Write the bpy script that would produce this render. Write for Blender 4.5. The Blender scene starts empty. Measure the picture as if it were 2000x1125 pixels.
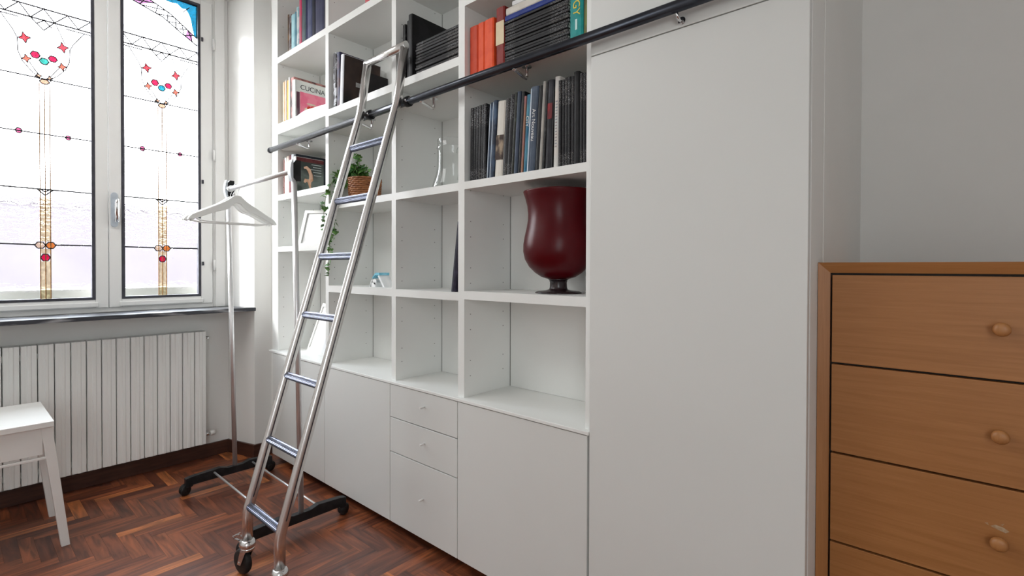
import bpy, bmesh, math, random
from mathutils import Vector, Matrix

R = math.radians
random.seed(7)
sc = bpy.context.scene
COL = sc.collection

# ------------------------------------------------------------------ camera, world, sun, exposure
CAM = Vector((0.0, -1.4078, 1.25))
yaw, pitch, roll = 0.84798, 0.010331, 0.002829
f0 = Vector((-math.cos(yaw), math.sin(yaw), 0)); r0 = Vector((math.sin(yaw), math.cos(yaw), 0)); u0 = Vector((0, 0, 1))
fw = f0 * math.cos(pitch) - u0 * math.sin(pitch); up = u0 * math.cos(pitch) + f0 * math.sin(pitch)
rt = r0 * math.cos(roll) + up * math.sin(roll); up = up * math.cos(roll) - r0 * math.sin(roll)
cam_data = bpy.data.cameras.new('camera')
cam_data.sensor_fit = 'HORIZONTAL'; cam_data.sensor_width = 36.0
cam_data.lens = 978.145 * 36 / 2000
cam_data.shift_y = -29.92 / 2000
cam_data.clip_start = 0.02
cam = bpy.data.objects.new('camera', cam_data); COL.objects.link(cam)
M = Matrix((rt, up, -fw)).transposed().to_4x4(); M.translation = CAM
cam.matrix_world = M
sc.camera = cam

world = bpy.data.worlds.new('sky'); sc.world = world; world.use_nodes = True
wn = world.node_tree.nodes; wl = world.node_tree.links
bg = wn['Background']; bg.inputs['Strength'].default_value = 16
tc = wn.new('ShaderNodeTexCoord'); sp = wn.new('ShaderNodeSeparateXYZ'); rp = wn.new('ShaderNodeValToRGB')
wl.new(tc.outputs['Generated'], sp.inputs[0]); wl.new(sp.outputs['Z'], rp.inputs[0]); wl.new(rp.outputs[0], bg.inputs['Color'])
rp.color_ramp.elements[0].color = (1.0, 0.98, 0.96, 1); rp.color_ramp.elements[1].color = (0.80, 0.90, 1.0, 1); rp.color_ramp.elements[1].position = 0.8

sun_d = bpy.data.lights.new('sun', 'SUN'); sun_d.energy = 10; sun_d.angle = R(11); sun_d.color = (1.0, 0.985, 0.96)
sun = bpy.data.objects.new('sun', sun_d); COL.objects.link(sun)
sun.rotation_euler = Vector((1.0, 1.95, -0.93)).to_track_quat('-Z', 'Y').to_euler()

def area(name, loc, target, sx, sy, power, color=(1, 1, 1)):
    l = bpy.data.lights.new(name, 'AREA'); l.shape = 'RECTANGLE'; l.size = sx; l.size_y = sy; l.energy = power; l.color = color
    o = bpy.data.objects.new(name, l); COL.objects.link(o); o.location = loc
    o.rotation_euler = (Vector(target) - Vector(loc)).to_track_quat('-Z', 'Y').to_euler()
    return o
# unseen fill lights added to brighten the room: overhead and by the right wall
area('overhead_fill_light', (-2.6, -1.8, 3.10), (-2.6, -1.8, 0), 1.3, 1.3, 24, (1.0, 1.0, 0.99))
area('right_wall_fill_light', (1.12, -2.55, 1.6), (-3.2, -1.0, 1.0), 1.2, 1.7, 26, (0.92, 0.97, 1.0))
port = area('window_daylight_portal', (-3.86, -0.778, 2.0), (0, -0.778, 2.0), 1.25, 2.1, 0)
port.data.cycles.is_portal = True

sc.view_settings.view_transform = 'Standard'; sc.view_settings.look = 'None'
sc.view_settings.gamma = 1.0; sc.view_settings.use_curve_mapping = False
sc.view_settings.exposure = 0.32
sc.cycles.use_denoising = True
sc.cycles.max_bounces = 10; sc.cycles.diffuse_bounces = 6; sc.cycles.transparent_max_bounces = 16
sc.cycles.caustics_reflective = False; sc.cycles.caustics_refractive = False
sc.cycles.sample_clamp_indirect = 6.0

# ------------------------------------------------------------------ materials
def mat(name, color=(0.8, 0.8, 0.8), rough=0.5, metal=0.0, noise=None, bump=None, spec=None, coat=None, alpha=None):
    m = bpy.data.materials.new(name); m.use_nodes = True
    nt = m.node_tree; b = nt.nodes['Principled BSDF']
    b.inputs['Base Color'].default_value = (*color, 1); b.inputs['Roughness'].default_value = rough; b.inputs['Metallic'].default_value = metal
    if spec is not None: b.inputs['Specular IOR Level'].default_value = spec
    if coat: b.inputs['Coat Weight'].default_value = coat; b.inputs['Coat Roughness'].default_value = 0.15
    if noise or bump:
        t = nt.nodes.new('ShaderNodeTexCoord'); mp = nt.nodes.new('ShaderNodeMapping'); nt.links.new(t.outputs['Object'], mp.inputs[0])
    if noise:   # (scale xyz, second colour, low, high)
        mp.inputs['Scale'].default_value = noise[0]
        n = nt.nodes.new('ShaderNodeTexNoise'); n.inputs['Scale'].default_value = 1.0; n.inputs['Detail'].default_value = 5
        nt.links.new(mp.outputs[0], n.inputs[0])
        r = nt.nodes.new('ShaderNodeValToRGB'); nt.links.new(n.outputs['Fac'], r.inputs[0])
        r.color_ramp.elements[0].position = noise[2]; r.color_ramp.elements[1].position = noise[3]
        r.color_ramp.elements[0].color = (*color, 1); r.color_ramp.elements[1].color = (*noise[1], 1)
        nt.links.new(r.outputs[0], b.inputs['Base Color'])
    if bump:    # (scale xyz, strength, distance)
        mp2 = nt.nodes.new('ShaderNodeMapping'); nt.links.new(t.outputs['Object'], mp2.inputs[0]); mp2.inputs['Scale'].default_value = bump[0]
        n2 = nt.nodes.new('ShaderNodeTexNoise'); n2.inputs['Scale'].default_value = 1.0; n2.inputs['Detail'].default_value = 3
        nt.links.new(mp2.outputs[0], n2.inputs[0])
        bp = nt.nodes.new('ShaderNodeBump'); bp.inputs['Strength'].default_value = bump[1]; bp.inputs['Distance'].default_value = bump[2]
        nt.links.new(n2.outputs['Fac'], bp.inputs['Height']); nt.links.new(bp.outputs[0], b.inputs['Normal'])
    return m

WALL = mat('wall_paint', (0.79, 0.79, 0.77), 0.85, noise=((3, 3, 3), (0.81, 0.81, 0.79), 0.35, 0.65), bump=((60, 60, 60), 0.05, 0.002))
CEIL = mat('ceiling_paint', (0.8, 0.8, 0.79), 0.9, noise=((2, 2, 2), (0.82, 0.82, 0.81), 0.3, 0.7))
LAM = mat('white_laminate', (0.80, 0.81, 0.79), 0.38, noise=((4, 4, 4), (0.82, 0.83, 0.81), 0.35, 0.65), spec=0.4)
LAMD = mat('white_lacquer_front', (0.685, 0.695, 0.675), 0.33, noise=((2, 2, 2), (0.70, 0.71, 0.69), 0.35, 0.65), spec=0.45)
LAMB = mat('grey_carcass_board', (0.30, 0.29, 0.28), 0.6, noise=((4, 4, 4), (0.33, 0.32, 0.31), 0.35, 0.65))
PINH = mat('drilled_hole', (0.12, 0.115, 0.11), 0.8, noise=((50, 50, 50), (0.16, 0.15, 0.14), 0.4, 0.6))
GAPM = mat('dark_gap', (0.03, 0.028, 0.025), 0.8, noise=((50, 50, 50), (0.04, 0.036, 0.03), 0.4, 0.6))
FRAMEP = mat('window_white_paint', (0.78, 0.78, 0.76), 0.4, noise=((5, 5, 5), (0.80, 0.80, 0.785), 0.35, 0.65))
SATIN = mat('satin_metal', (0.78, 0.78, 0.78), 0.34, 0.75, noise=((6, 6, 6), (0.72, 0.72, 0.73), 0.4, 0.6))
CHROME = mat('chrome', (0.78, 0.78, 0.78), 0.13, 1.0, noise=((6, 6, 6), (0.72, 0.72, 0.73), 0.4, 0.6))
STEEL = mat('brushed_steel', (0.80, 0.79, 0.78), 0.25, 1.0, noise=((30, 30, 2), (0.74, 0.73, 0.72), 0.4, 0.6))
RUNG = mat('anodised_rung', (0.10, 0.108, 0.145), 0.33, 1.0, noise=((20, 20, 20), (0.13, 0.14, 0.185), 0.4, 0.6))
RAILM = mat('dark_rail_metal', (0.045, 0.05, 0.062), 0.27, 0.8, noise=((10, 40, 40), (0.065, 0.07, 0.085), 0.4, 0.6))
BLKP = mat('black_plastic', (0.010, 0.011, 0.012), 0.42, spec=0.25, noise=((20, 20, 20), (0.02, 0.02, 0.022), 0.4, 0.6))
RUBB = mat('black_rubber', (0.011, 0.010, 0.010), 0.5, spec=0.25, noise=((30, 30, 30), (0.025, 0.023, 0.022), 0.4, 0.6))
WPLA = mat('white_satin_paint', (0.76, 0.76, 0.74), 0.35, noise=((8, 8, 8), (0.79, 0.79, 0.77), 0.35, 0.65))
RADM = mat('radiator_enamel', (0.90, 0.91, 0.89), 0.4, noise=((3, 3, 3), (0.91, 0.92, 0.90), 0.35, 0.65))
CHAIRM = mat('white_stool_paint', (0.80, 0.80, 0.78), 0.35, noise=((6, 6, 6), (0.83, 0.83, 0.81), 0.35, 0.65))
SKIRT = mat('dark_wood_skirting', (0.050, 0.020, 0.014), 0.35, noise=((6, 6, 60), (0.085, 0.036, 0.024), 0.35, 0.7))
LEAD = mat('lead_came', (0.03, 0.03, 0.035), 0.5, 0.4, noise=((40, 40, 40), (0.06, 0.06, 0.07), 0.4, 0.6))
BRASS = mat('brown_came', (0.22, 0.11, 0.04), 0.5, 0.3, noise=((40, 40, 40), (0.32, 0.17, 0.06), 0.4, 0.6))
GASK = mat('black_gasket', (0.035, 0.035, 0.045), 0.45, noise=((20, 20, 20), (0.05, 0.05, 0.065), 0.4, 0.6))
MARB = mat('grey_marble', (0.045, 0.047, 0.055), 0.38, spec=0.3, noise=((14, 6, 40), (0.40, 0.40, 0.41), 0.50, 0.72))
LEAF = mat('ivy_leaf', (0.03, 0.12, 0.028), 0.35, noise=((22, 22, 22), (0.17, 0.36, 0.08), 0.38, 0.66))
STEM = mat('ivy_stem', (0.12, 0.16, 0.05), 0.6, noise=((40, 40, 40), (0.18, 0.20, 0.08), 0.4, 0.6))
WICK = mat('brown_wicker', (0.22, 0.075, 0.025), 0.5, noise=((30, 30, 60), (0.42, 0.17, 0.06), 0.35, 0.7))
REDG = mat('frosted_red_glass', (0.075, 0.0015, 0.004), 0.30, noise=((5, 5, 5), (0.085, 0.002, 0.005), 0.4, 0.6), spec=0.22)
DKGL = mat('dark_vase_foot', (0.018, 0.010, 0.012), 0.25, noise=((15, 15, 15), (0.028, 0.015, 0.017), 0.4, 0.6))
PAGE = mat('book_pages', (0.72, 0.68, 0.60), 0.8, noise=((300, 4, 4), (0.56, 0.52, 0.46), 0.4, 0.6))
MATTE = mat('picture_mount', (0.80, 0.80, 0.80), 0.5, noise=((9, 30, 9), (0.74, 0.75, 0.76), 0.4, 0.6))
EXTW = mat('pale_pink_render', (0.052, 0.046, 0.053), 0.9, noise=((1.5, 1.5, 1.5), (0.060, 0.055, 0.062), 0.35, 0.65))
EXTS = mat('outer_ledge', (0.24, 0.235, 0.21), 0.8, noise=((4, 4, 4), (0.28, 0.27, 0.24), 0.35, 0.65))

def wood(name, c1, c2, axis=0, scale=1.0, rough=0.42):
    m = bpy.data.materials.new(name); m.use_nodes = True; nt = m.node_tree; b = nt.nodes['Principled BSDF']; b.inputs['Roughness'].default_value = rough
    t = nt.nodes.new('ShaderNodeTexCoord'); mp = nt.nodes.new('ShaderNodeMapping'); nt.links.new(t.outputs['Object'], mp.inputs[0])
    s = [55 * scale] * 3; s[axis] = 2.2 * scale; mp.inputs['Scale'].default_value = s
    n = nt.nodes.new('ShaderNodeTexNoise'); n.inputs['Detail'].default_value = 6; n.inputs['Scale'].default_value = 1; n.inputs['Distortion'].default_value = 0.6
    n.inputs['Roughness'].default_value = 0.65
    nt.links.new(mp.outputs[0], n.inputs[0])
    r = nt.nodes.new('ShaderNodeValToRGB'); r.color_ramp.elements[0].position = 0.30; r.color_ramp.elements[1].position = 0.72
    r.color_ramp.elements[0].color = (*c1, 1); r.color_ramp.elements[1].color = (*c2, 1)
    nt.links.new(n.outputs['Fac'], r.inputs[0]); nt.links.new(r.outputs[0], b.inputs['Base Color'])
    return m
OAKH = wood('oak_veneer', (0.33, 0.135, 0.038), (0.42, 0.185, 0.060), 0, 1.9)
OAKV = wood('oak_edge', (0.35, 0.145, 0.044), (0.44, 0.198, 0.068), 2, 1.9)

def parquet():
    m = bpy.data.materials.new('herringbone_parquet'); m.use_nodes = True; nt = m.node_tree; L = nt.links.new
    b = nt.nodes['Principled BSDF']
    at = nt.nodes.new('ShaderNodeAttribute'); at.attribute_name = 'plank'
    uv = nt.nodes.new('ShaderNodeUVMap'); uv.uv_map = 'UVMap'
    mp = nt.nodes.new('ShaderNodeMapping'); mp.inputs['Scale'].default_value = (3.2, 30, 1); L(uv.outputs[0], mp.inputs[0])
    n = nt.nodes.new('ShaderNodeTexNoise'); n.inputs['Scale'].default_value = 1; n.inputs['Detail'].default_value = 3; n.inputs['Distortion'].default_value = 1.2
    L(mp.outputs[0], n.inputs[0])
    sx = nt.nodes.new('ShaderNodeSeparateXYZ'); L(at.outputs['Color'], sx.inputs[0])
    r1 = nt.nodes.new('ShaderNodeValToRGB'); L(sx.outputs['X'], r1.inputs[0])
    e = r1.color_ramp.elements; e[0].position = 0; e[0].color = (0.085, 0.028, 0.017, 1); e[1].position = 1; e[1].color = (0.33, 0.115, 0.042, 1)
    q = e.new(0.85); q.color = (0.215, 0.068, 0.029, 1)
    r2 = nt.nodes.new('ShaderNodeValToRGB'); L(n.outputs['Fac'], r2.inputs[0])
    r2.color_ramp.elements[0].position = 0.36; r2.color_ramp.elements[0].color = (0.62, 0.62, 0.66, 1)
    r2.color_ramp.elements[1].position = 0.68; r2.color_ramp.elements[1].color = (1.75, 1.6, 1.4, 1)
    mx = nt.nodes.new('ShaderNodeMix'); mx.data_type = 'RGBA'; mx.blend_type = 'MULTIPLY'; mx.inputs[0].default_value = 1
    L(r1.outputs[0], mx.inputs[6]); L(r2.outputs[0], mx.inputs[7]); L(mx.outputs[2], b.inputs['Base Color'])
    b.inputs['Roughness'].default_value = 0.34; b.inputs['Specular IOR Level'].default_value = 0.5
    bp = nt.nodes.new('ShaderNodeBump'); bp.inputs['Strength'].default_value = 0.12; bp.inputs['Distance'].default_value = 0.001
    L(n.outputs['Fac'], bp.inputs['Height']); L(bp.outputs[0], b.inputs['Normal'])
    return m
PARQ = parquet()

def glass_clear():
    """Hammered window glass: mostly see-through, with a rippled refracting share."""
    m = bpy.data.materials.new('hammered_clear_glass'); m.use_nodes = True; nt = m.node_tree; L = nt.links.new; nt.nodes.clear()
    out = nt.nodes.new('ShaderNodeOutputMaterial'); mix = nt.nodes.new('ShaderNodeMixShader'); mix.inputs[0].default_value = 0.32
    tr = nt.nodes.new('ShaderNodeBsdfTransparent'); tr.inputs[0].default_value = (0.97, 0.98, 0.99, 1)
    rf = nt.nodes.new('ShaderNodeBsdfRefraction'); rf.inputs['IOR'].default_value = 1.15; rf.inputs['Roughness'].default_value = 0.02; rf.inputs['Color'].default_value = (0.95, 0.95, 0.98, 1)
    t = nt.nodes.new('ShaderNodeTexCoord'); mp = nt.nodes.new('ShaderNodeMapping'); mp.inputs['Scale'].default_value = (1, 26, 60); L(t.outputs['Object'], mp.inputs[0])
    n = nt.nodes.new('ShaderNodeTexNoise'); n.inputs['Scale'].default_value = 1; n.inputs['Detail'].default_value = 2; n.inputs['Distortion'].default_value = 0.8; L(mp.outputs[0], n.inputs[0])
    bp = nt.nodes.new('ShaderNodeBump'); bp.inputs['Strength'].default_value = 1.0; bp.inputs['Distance'].default_value = 0.020; L(n.outputs['Fac'], bp.inputs['Height'])
    L(bp.outputs[0], rf.inputs['Normal']); L(tr.outputs[0], mix.inputs[1]); L(rf.outputs[0], mix.inputs[2]); L(mix.outputs[0], out.inputs[0])
    return m
GLASS = glass_clear()
def glass_back():
    m = bpy.data.materials.new('plain_glass_face'); m.use_nodes = True; nt = m.node_tree; L = nt.links.new; nt.nodes.clear()
    out = nt.nodes.new('ShaderNodeOutputMaterial'); tr = nt.nodes.new('ShaderNodeBsdfTransparent')
    n = nt.nodes.new('ShaderNodeTexNoise'); n.inputs['Scale'].default_value = 8
    rr_ = nt.nodes.new('ShaderNodeValToRGB'); L(n.outputs['Fac'], rr_.inputs[0]); rr_.color_ramp.elements[0].color = (0.97, 0.975, 0.98, 1); rr_.color_ramp.elements[1].color = (1, 1, 1, 1)
    L(rr_.outputs[0], tr.inputs[0]); L(tr.outputs[0], out.inputs[0]); return m
GLASSB = glass_back()
def glass_tint(name, c):
    m = bpy.data.materials.new(name); m.use_nodes = True; nt = m.node_tree; L = nt.links.new; nt.nodes.clear()
    out = nt.nodes.new('ShaderNodeOutputMaterial'); tr = nt.nodes.new('ShaderNodeBsdfTransparent')
    gl = nt.nodes.new('ShaderNodeBsdfGlossy'); gl.inputs['Roughness'].default_value = 0.1
    mix = nt.nodes.new('ShaderNodeMixShader'); mix.inputs[0].default_value = 0.05
    t = nt.nodes.new('ShaderNodeTexCoord'); n = nt.nodes.new('ShaderNodeTexNoise'); n.inputs['Scale'].default_value = 60; L(t.outputs['Object'], n.inputs[0])
    r = nt.nodes.new('ShaderNodeValToRGB'); L(n.outputs['Fac'], r.inputs[0]); r.color_ramp.elements[0].position = 0.3; r.color_ramp.elements[1].position = 0.7
    r.color_ramp.elements[0].color = (*[x * 0.82 for x in c], 1); r.color_ramp.elements[1].color = (*[min(1, x * 1.1) for x in c], 1)
    L(r.outputs[0], tr.inputs[0]); L(tr.outputs[0], mix.inputs[1]); L(gl.outputs[0], mix.inputs[2]); L(mix.outputs[0], out.inputs[0])
    return m
# every piece has two faces, so each face carries the root of the colour the piece lets through
TINT = {k: glass_tint('stained_glass_' + k, [math.sqrt(x) for x in c]) for k, c in dict(
    red=(0.09, 0.003, 0.012),
    scarlet=(0.09, 0.009, 0.012),
    coral=(0.1, 0.022, 0.015),
    teal=(0.008, 0.062, 0.052),
    cyan=(0.003, 0.041, 0.06),
    apricot=(0.105, 0.052, 0.034),
    ruby=(0.8, 0.006, 0.07),
    orange=(0.95, 0.25, 0.05),
    peach=(0.98, 0.68, 0.5),
    pink=(0.08, 0.013, 0.032),
    lilac=(0.08, 0.033, 0.068),
    blue=(0.002, 0.027, 0.046),
    amber=(0.9, 0.72, 0.46)).items()}
def jug_glass():
    m = bpy.data.materials.new('clear_jug_glass'); m.use_nodes = True; nt = m.node_tree; L = nt.links.new; nt.nodes.clear()
    out = nt.nodes.new('ShaderNodeOutputMaterial'); tr = nt.nodes.new('ShaderNodeBsdfTransparent'); tr.inputs[0].default_value = (0.965, 0.975, 0.97, 1)
    gl = nt.nodes.new('ShaderNodeBsdfGlossy'); gl.inputs['Roughness'].default_value = 0.03
    lw = nt.nodes.new('ShaderNodeLayerWeight'); lw.inputs[0].default_value = 0.5
    fr = nt.nodes.new('ShaderNodeMapRange'); fr.inputs['From Min'].default_value = 0.45; fr.inputs['From Max'].default_value = 1.0; fr.inputs['To Min'].default_value = 0.05; fr.inputs['To Max'].default_value = 0.85
    L(lw.outputs['Facing'], fr.inputs['Value'])
    t = nt.nodes.new('ShaderNodeTexCoord'); n = nt.nodes.new('ShaderNodeTexNoise'); n.inputs['Scale'].default_value = 9; L(t.outputs['Object'], n.inputs[0])
    bp = nt.nodes.new('ShaderNodeBump'); bp.inputs['Strength'].default_value = 0.1; bp.inputs['Distance'].default_value = 0.01; L(n.outputs['Fac'], bp.inputs['Height'])
    L(bp.outputs[0], gl.inputs['Normal'])
    mix = nt.nodes.new('ShaderNodeMixShader'); L(fr.outputs[0], mix.inputs[0]); L(tr.outputs[0], mix.inputs[1]); L(gl.outputs[0], mix.inputs[2]); L(mix.outputs[0], out.inputs[0])
    return m
JUGG = jug_glass()

def printed(name, base, ink, scale, thr, zfade=True):
    """Printed spine: dark board with tiny flecks of printing."""
    m = bpy.data.materials.new(name); m.use_nodes = True; nt = m.node_tree; L = nt.links.new; b = nt.nodes['Principled BSDF']; b.inputs['Roughness'].default_value = 0.42; b.inputs['Specular IOR Level'].default_value = 0.22
    t = nt.nodes.new('ShaderNodeTexCoord'); mp = nt.nodes.new('ShaderNodeMapping'); mp.inputs['Scale'].default_value = scale; L(t.outputs['Object'], mp.inputs[0])
    oi = nt.nodes.new('ShaderNodeObjectInfo'); ad = nt.nodes.new('ShaderNodeVectorMath'); ad.operation = 'ADD'
    cb = nt.nodes.new('ShaderNodeCombineXYZ'); mul = nt.nodes.new('ShaderNodeMath'); mul.operation = 'MULTIPLY'; mul.inputs[1].default_value = 37
    L(oi.outputs['Random'], mul.inputs[0]); L(mul.outputs[0], cb.inputs[0]); L(mul.outputs[0], cb.inputs[1]); L(mul.outputs[0], cb.inputs[2])
    L(mp.outputs[0], ad.inputs[0]); L(cb.outputs[0], ad.inputs[1])
    n = nt.nodes.new('ShaderNodeTexNoise'); n.inputs['Scale'].default_value = 1; n.inputs['Detail'].default_value = 1; L(ad.outputs[0], n.inputs[0])
    r = nt.nodes.new('ShaderNodeValToRGB'); L(n.outputs['Fac'], r.inputs[0]); r.color_ramp.elements[0].position = thr; r.color_ramp.elements[1].position = thr + 0.06
    r.color_ramp.elements[0].color = (0, 0, 0, 1); r.color_ramp.elements[1].color = (1, 1, 1, 1)
    sz = nt.nodes.new('ShaderNodeSeparateXYZ'); L(t.outputs['Object'], sz.inputs[0])
    bands = nt.nodes.new('ShaderNodeValToRGB'); dv = nt.nodes.new('ShaderNodeMath'); dv.operation = 'DIVIDE'; dv.inputs[1].default_value = 0.30
    L(sz.outputs['Z'], dv.inputs[0]); L(dv.outputs[0], bands.inputs[0])
    e = bands.color_ramp.elements; e[0].position = 0.0; e[0].color = (0.1, 0.1, 0.1, 1); e[1].position = 1.0; e[1].color = (0.5, 0.5, 0.5, 1)
    for p, v in ((0.05, 0.8), (0.15, 0.9), (0.17, 0.12), (0.70, 0.10), (0.74, 0.85), (0.95, 0.95)):
        q = e.new(p); q.color = (v, v, v, 1)
    fm = nt.nodes.new('ShaderNodeMath'); fm.operation = 'MULTIPLY'; L(r.outputs[0], fm.inputs[0]); L(bands.outputs[0], fm.inputs[1])
    mx = nt.nodes.new('ShaderNodeMix'); mx.data_type = 'RGBA'; L(fm.outputs[0], mx.inputs[0]); mx.inputs[6].default_value = (*base, 1); mx.inputs[7].default_value = (*ink, 1)
    L(mx.outputs[2], b.inputs['Base Color'])
    return m
JOUR = printed('black_journal_cover', (0.009, 0.009, 0.011), (0.26, 0.26, 0.27), (300, 300, 520), 0.56)
JOUR2 = printed('charcoal_journal_cover', (0.019, 0.019, 0.022), (0.28, 0.26, 0.24), (280, 280, 520), 0.57)
CV = {}
def cover(name, c, c2=None, sc_=(20, 20, 20), lo=0.45, hi=0.55, rough=0.35):
    if name not in CV:
        CV[name] = mat(name + '_cover', c, rough + 0.08, spec=0.22, noise=(sc_, c2 or tuple(min(1, x * 1.15 + 0.004) for x in c), lo, hi))
    return CV[name]

# ------------------------------------------------------------------ mesh helpers
class MB:
    def __init__(s): s.v = []; s.f = []; s.mi = []; s.sm = []
    def add(s, vs, fs, mi=0, smooth=False, mx=None):
        o = len(s.v)
        s.v += [tuple(mx @ Vector(p)) if mx else tuple(p) for p in vs]
        for f in fs: s.f.append([i + o for i in f]); s.mi.append(mi); s.sm.append(smooth)
        return s
    def box(s, x0, x1, y0, y1, z0, z1, mi=0, mx=None):
        v = [(x, y, z) for x in (x0, x1) for y in (y0, y1) for z in (z0, z1)]
        return s.add(v, [(0, 1, 3, 2), (4, 6, 7, 5), (0, 4, 5, 1), (2, 3, 7, 6), (0, 2, 6, 4), (1, 5, 7, 3)], mi, False, mx)
    def prism(s, poly, z0, z1, mi=0, axis='z', mx=None):
        n = len(poly)
        def P(a, b, c): return {'z': (a, b, c), 'x': (c, a, b), 'y': (a, c, b)}[axis]
        v = [P(a, b, z0) for a, b in poly] + [P(a, b, z1) for a, b in poly]
        fs = [list(range(n))[::-1], [i + n for i in range(n)]] + [(i, (i + 1) % n, (i + 1) % n + n, i + n) for i in range(n)]
        return s.add(v, fs, mi, False, mx)
    def tube(s, pts, r, n=16, mi=0, caps=True, ry=None, upv=None, teeth=0):
        """sweep a round, oval or toothed section along a polyline with mitred corners"""
        pts = [Vector(p) for p in pts]; rings = []; m = len(pts)
        for i, p in enumerate(pts):
            d1 = (pts[i] - pts[i - 1]).normalized() if i else (pts[1] - pts[0]).normalized()
            d2 = (pts[i + 1] - pts[i]).normalized() if i < m - 1 else d1
            t = (d1 + d2).normalized()
            u = Vector(upv) if upv else (Vector((0, 0, 1)) if abs(t.z) < 0.9 else Vector((1, 0, 0)))
            a = (u - t * u.dot(t)).normalized(); b = t.cross(a)
            k = 1 / max(0.3, t.dot(d2)); bend = (d2 - d1); bd = bend.normalized() if bend.length > 1e-6 else None
            ring = []
            rr = r[i] if isinstance(r, (list, tuple)) else r
            for j in range(n):
                an = 2 * math.pi * j / n
                q = rr * (0.90 if teeth and j % 2 else 1.0)
                w = a * math.cos(an) * q + b * math.sin(an) * (ry if ry else q)
                if bd is not None:
                    w = w + bd * w.dot(bd) * (k - 1)
                ring.append(p + w)
            rings.append(ring)
        v = [q for rg in rings for q in rg]; fs = []
        for i in range(m - 1):
            for j in range(n):
                fs.append((i * n + j, i * n + (j + 1) % n, (i + 1) * n + (j + 1) % n, (i + 1) * n + j))
        o = len(s.v); s.add(v, fs, mi, not teeth)
        if caps:
            s.f.append([o + j for j in range(n)][::-1]); s.mi.append(mi); s.sm.append(False)
            s.f.append([o + (m - 1) * n + j for j in range(n)]); s.mi.append(mi); s.sm.append(False)
        return s
    def lathe(s, prof, n=40, mi=0, c=(0, 0, 0), mx=None, close=True):
        v = []; fs = []; m = len(prof)
        for r, z in prof:
            for j in range(n):
                a = 2 * math.pi * j / n; v.append((c[0] + r * math.cos(a), c[1] + r * math.sin(a), c[2] + z))
        for i in range(m - 1):
            for j in range(n): fs.append((i * n + j, i * n + (j + 1) % n, (i + 1) * n + (j + 1) % n, (i + 1) * n + j))
        if close:
            fs.append(list(range(n))[::-1]); fs.append([(m - 1) * n + j for j in range(n)])
        return s.add(v, fs, mi, True, mx)
    def obj(s, name, mats, parent=None, bevel=0, origin=None, smooth_angle=None):
        me = bpy.data.meshes.new(name)
        og = Vector(origin) if origin is not None else Vector((0, 0, 0))
        me.from_pydata([tuple(Vector(p) - og) for p in s.v], [], s.f)
        for m in (mats if isinstance(mats, (list, tuple)) else [mats]): me.materials.append(m)
        for p, mi, sm in zip(me.polygons, s.mi, s.sm): p.material_index = mi; p.use_smooth = sm
        bm = bmesh.new(); bm.from_mesh(me); bmesh.ops.recalc_face_normals(bm, faces=bm.faces); bm.to_mesh(me); bm.free()
        o = bpy.data.objects.new(name, me); COL.objects.link(o); o.location = og
        if parent is not None:
            o.parent = parent
            o.location = og
        if bevel:
            b = o.modifiers.new('bevel', 'BEVEL'); b.width = bevel; b.segments = 2; b.limit_method = 'ANGLE'; b.angle_limit = R(40)
        return o

def empty(name, loc=(0, 0, 0), rot=(0, 0, 0)):
    o = bpy.data.objects.new(name, None); COL.objects.link(o); o.location = loc; o.rotation_euler = rot; o.empty_display_size = 0.05
    return o
def tag(o, label=None, cat=None, group=None, kind=None):
    if label: o['label'] = label
    if cat: o['category'] = cat
    if group: o['group'] = group
    if kind: o['kind'] = kind
    return o
def struct(o): o['kind'] = 'structure'; return o

# ------------------------------------------------------------------ room shell
H = 3.2
fl = MB(); pl = []
Lp, Wp, g = 0.26, 0.052, 0.0003
X0, X1, Y0, Y1 = -3.68, 1.2, -3.2, 0.95
for i in range(-160, 160):
    for j in range(-30, 31):
        ox = i * Wp + j * Lp - 1.005; oy = i * Wp - j * Lp - 0.052
        for (a, b, c, d, ax) in ((ox, oy, ox + Lp, oy + Wp, 0), (ox, oy + Wp, ox + Wp, oy + Wp + Lp, 1)):
            if c < X0 or a > X1 or d < Y0 or b > Y1: continue
            full = (a, b)
            pl.append((max(a, X0), max(b, Y0), min(c, X1), min(d, Y1), ax, full))
me = bpy.data.meshes.new('floor'); vs = []; fs = []
for a, b, c, d, ax, fo in pl:
    o = len(vs); vs += [(a + g, b + g, 0), (c - g, b + g, 0), (c - g, d - g, 0), (a + g, d - g, 0)]; fs.append((o, o + 1, o + 2, o + 3))
nb = len(fs)
fb = MB().box(X0 - 0.3, X1 + 0.1, Y0 - 0.1, Y1 + 0.1, -0.12, -0.0008)
o = len(vs); vs += fb.v; fs += [[i + o for i in f] for f in fb.f]
me.from_pydata(vs, [], fs); me.materials.append(PARQ); me.materials.append(GAPM)
me.uv_layers.new(name='UVMap'); me.color_attributes.new('plank', 'FLOAT_COLOR', 'CORNER')
uvl = me.uv_layers['UVMap']; ca = me.color_attributes['plank']
for pi, p in enumerate(me.polygons):
    if pi >= nb: p.material_index = 1; continue
    a, b, c, d, ax, fo = pl[pi]
    rr = random.random(); rv = 0.85 * rr if random.random() > 0.07 else 1.0; du, dv = random.random() * 9, random.random() * 9
    for li in p.loop_indices:
        v = me.vertices[me.loops[li].vertex_index].co
        uvl.data[li].uv = ((v.x if ax == 0 else v.y) + du, (v.y if ax == 0 else v.x) + dv)
        ca.data[li].color = (rv, 0, 0, 1)
floor = bpy.data.objects.new('floor', me); COL.objects.link(floor); struct(floor)

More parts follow.
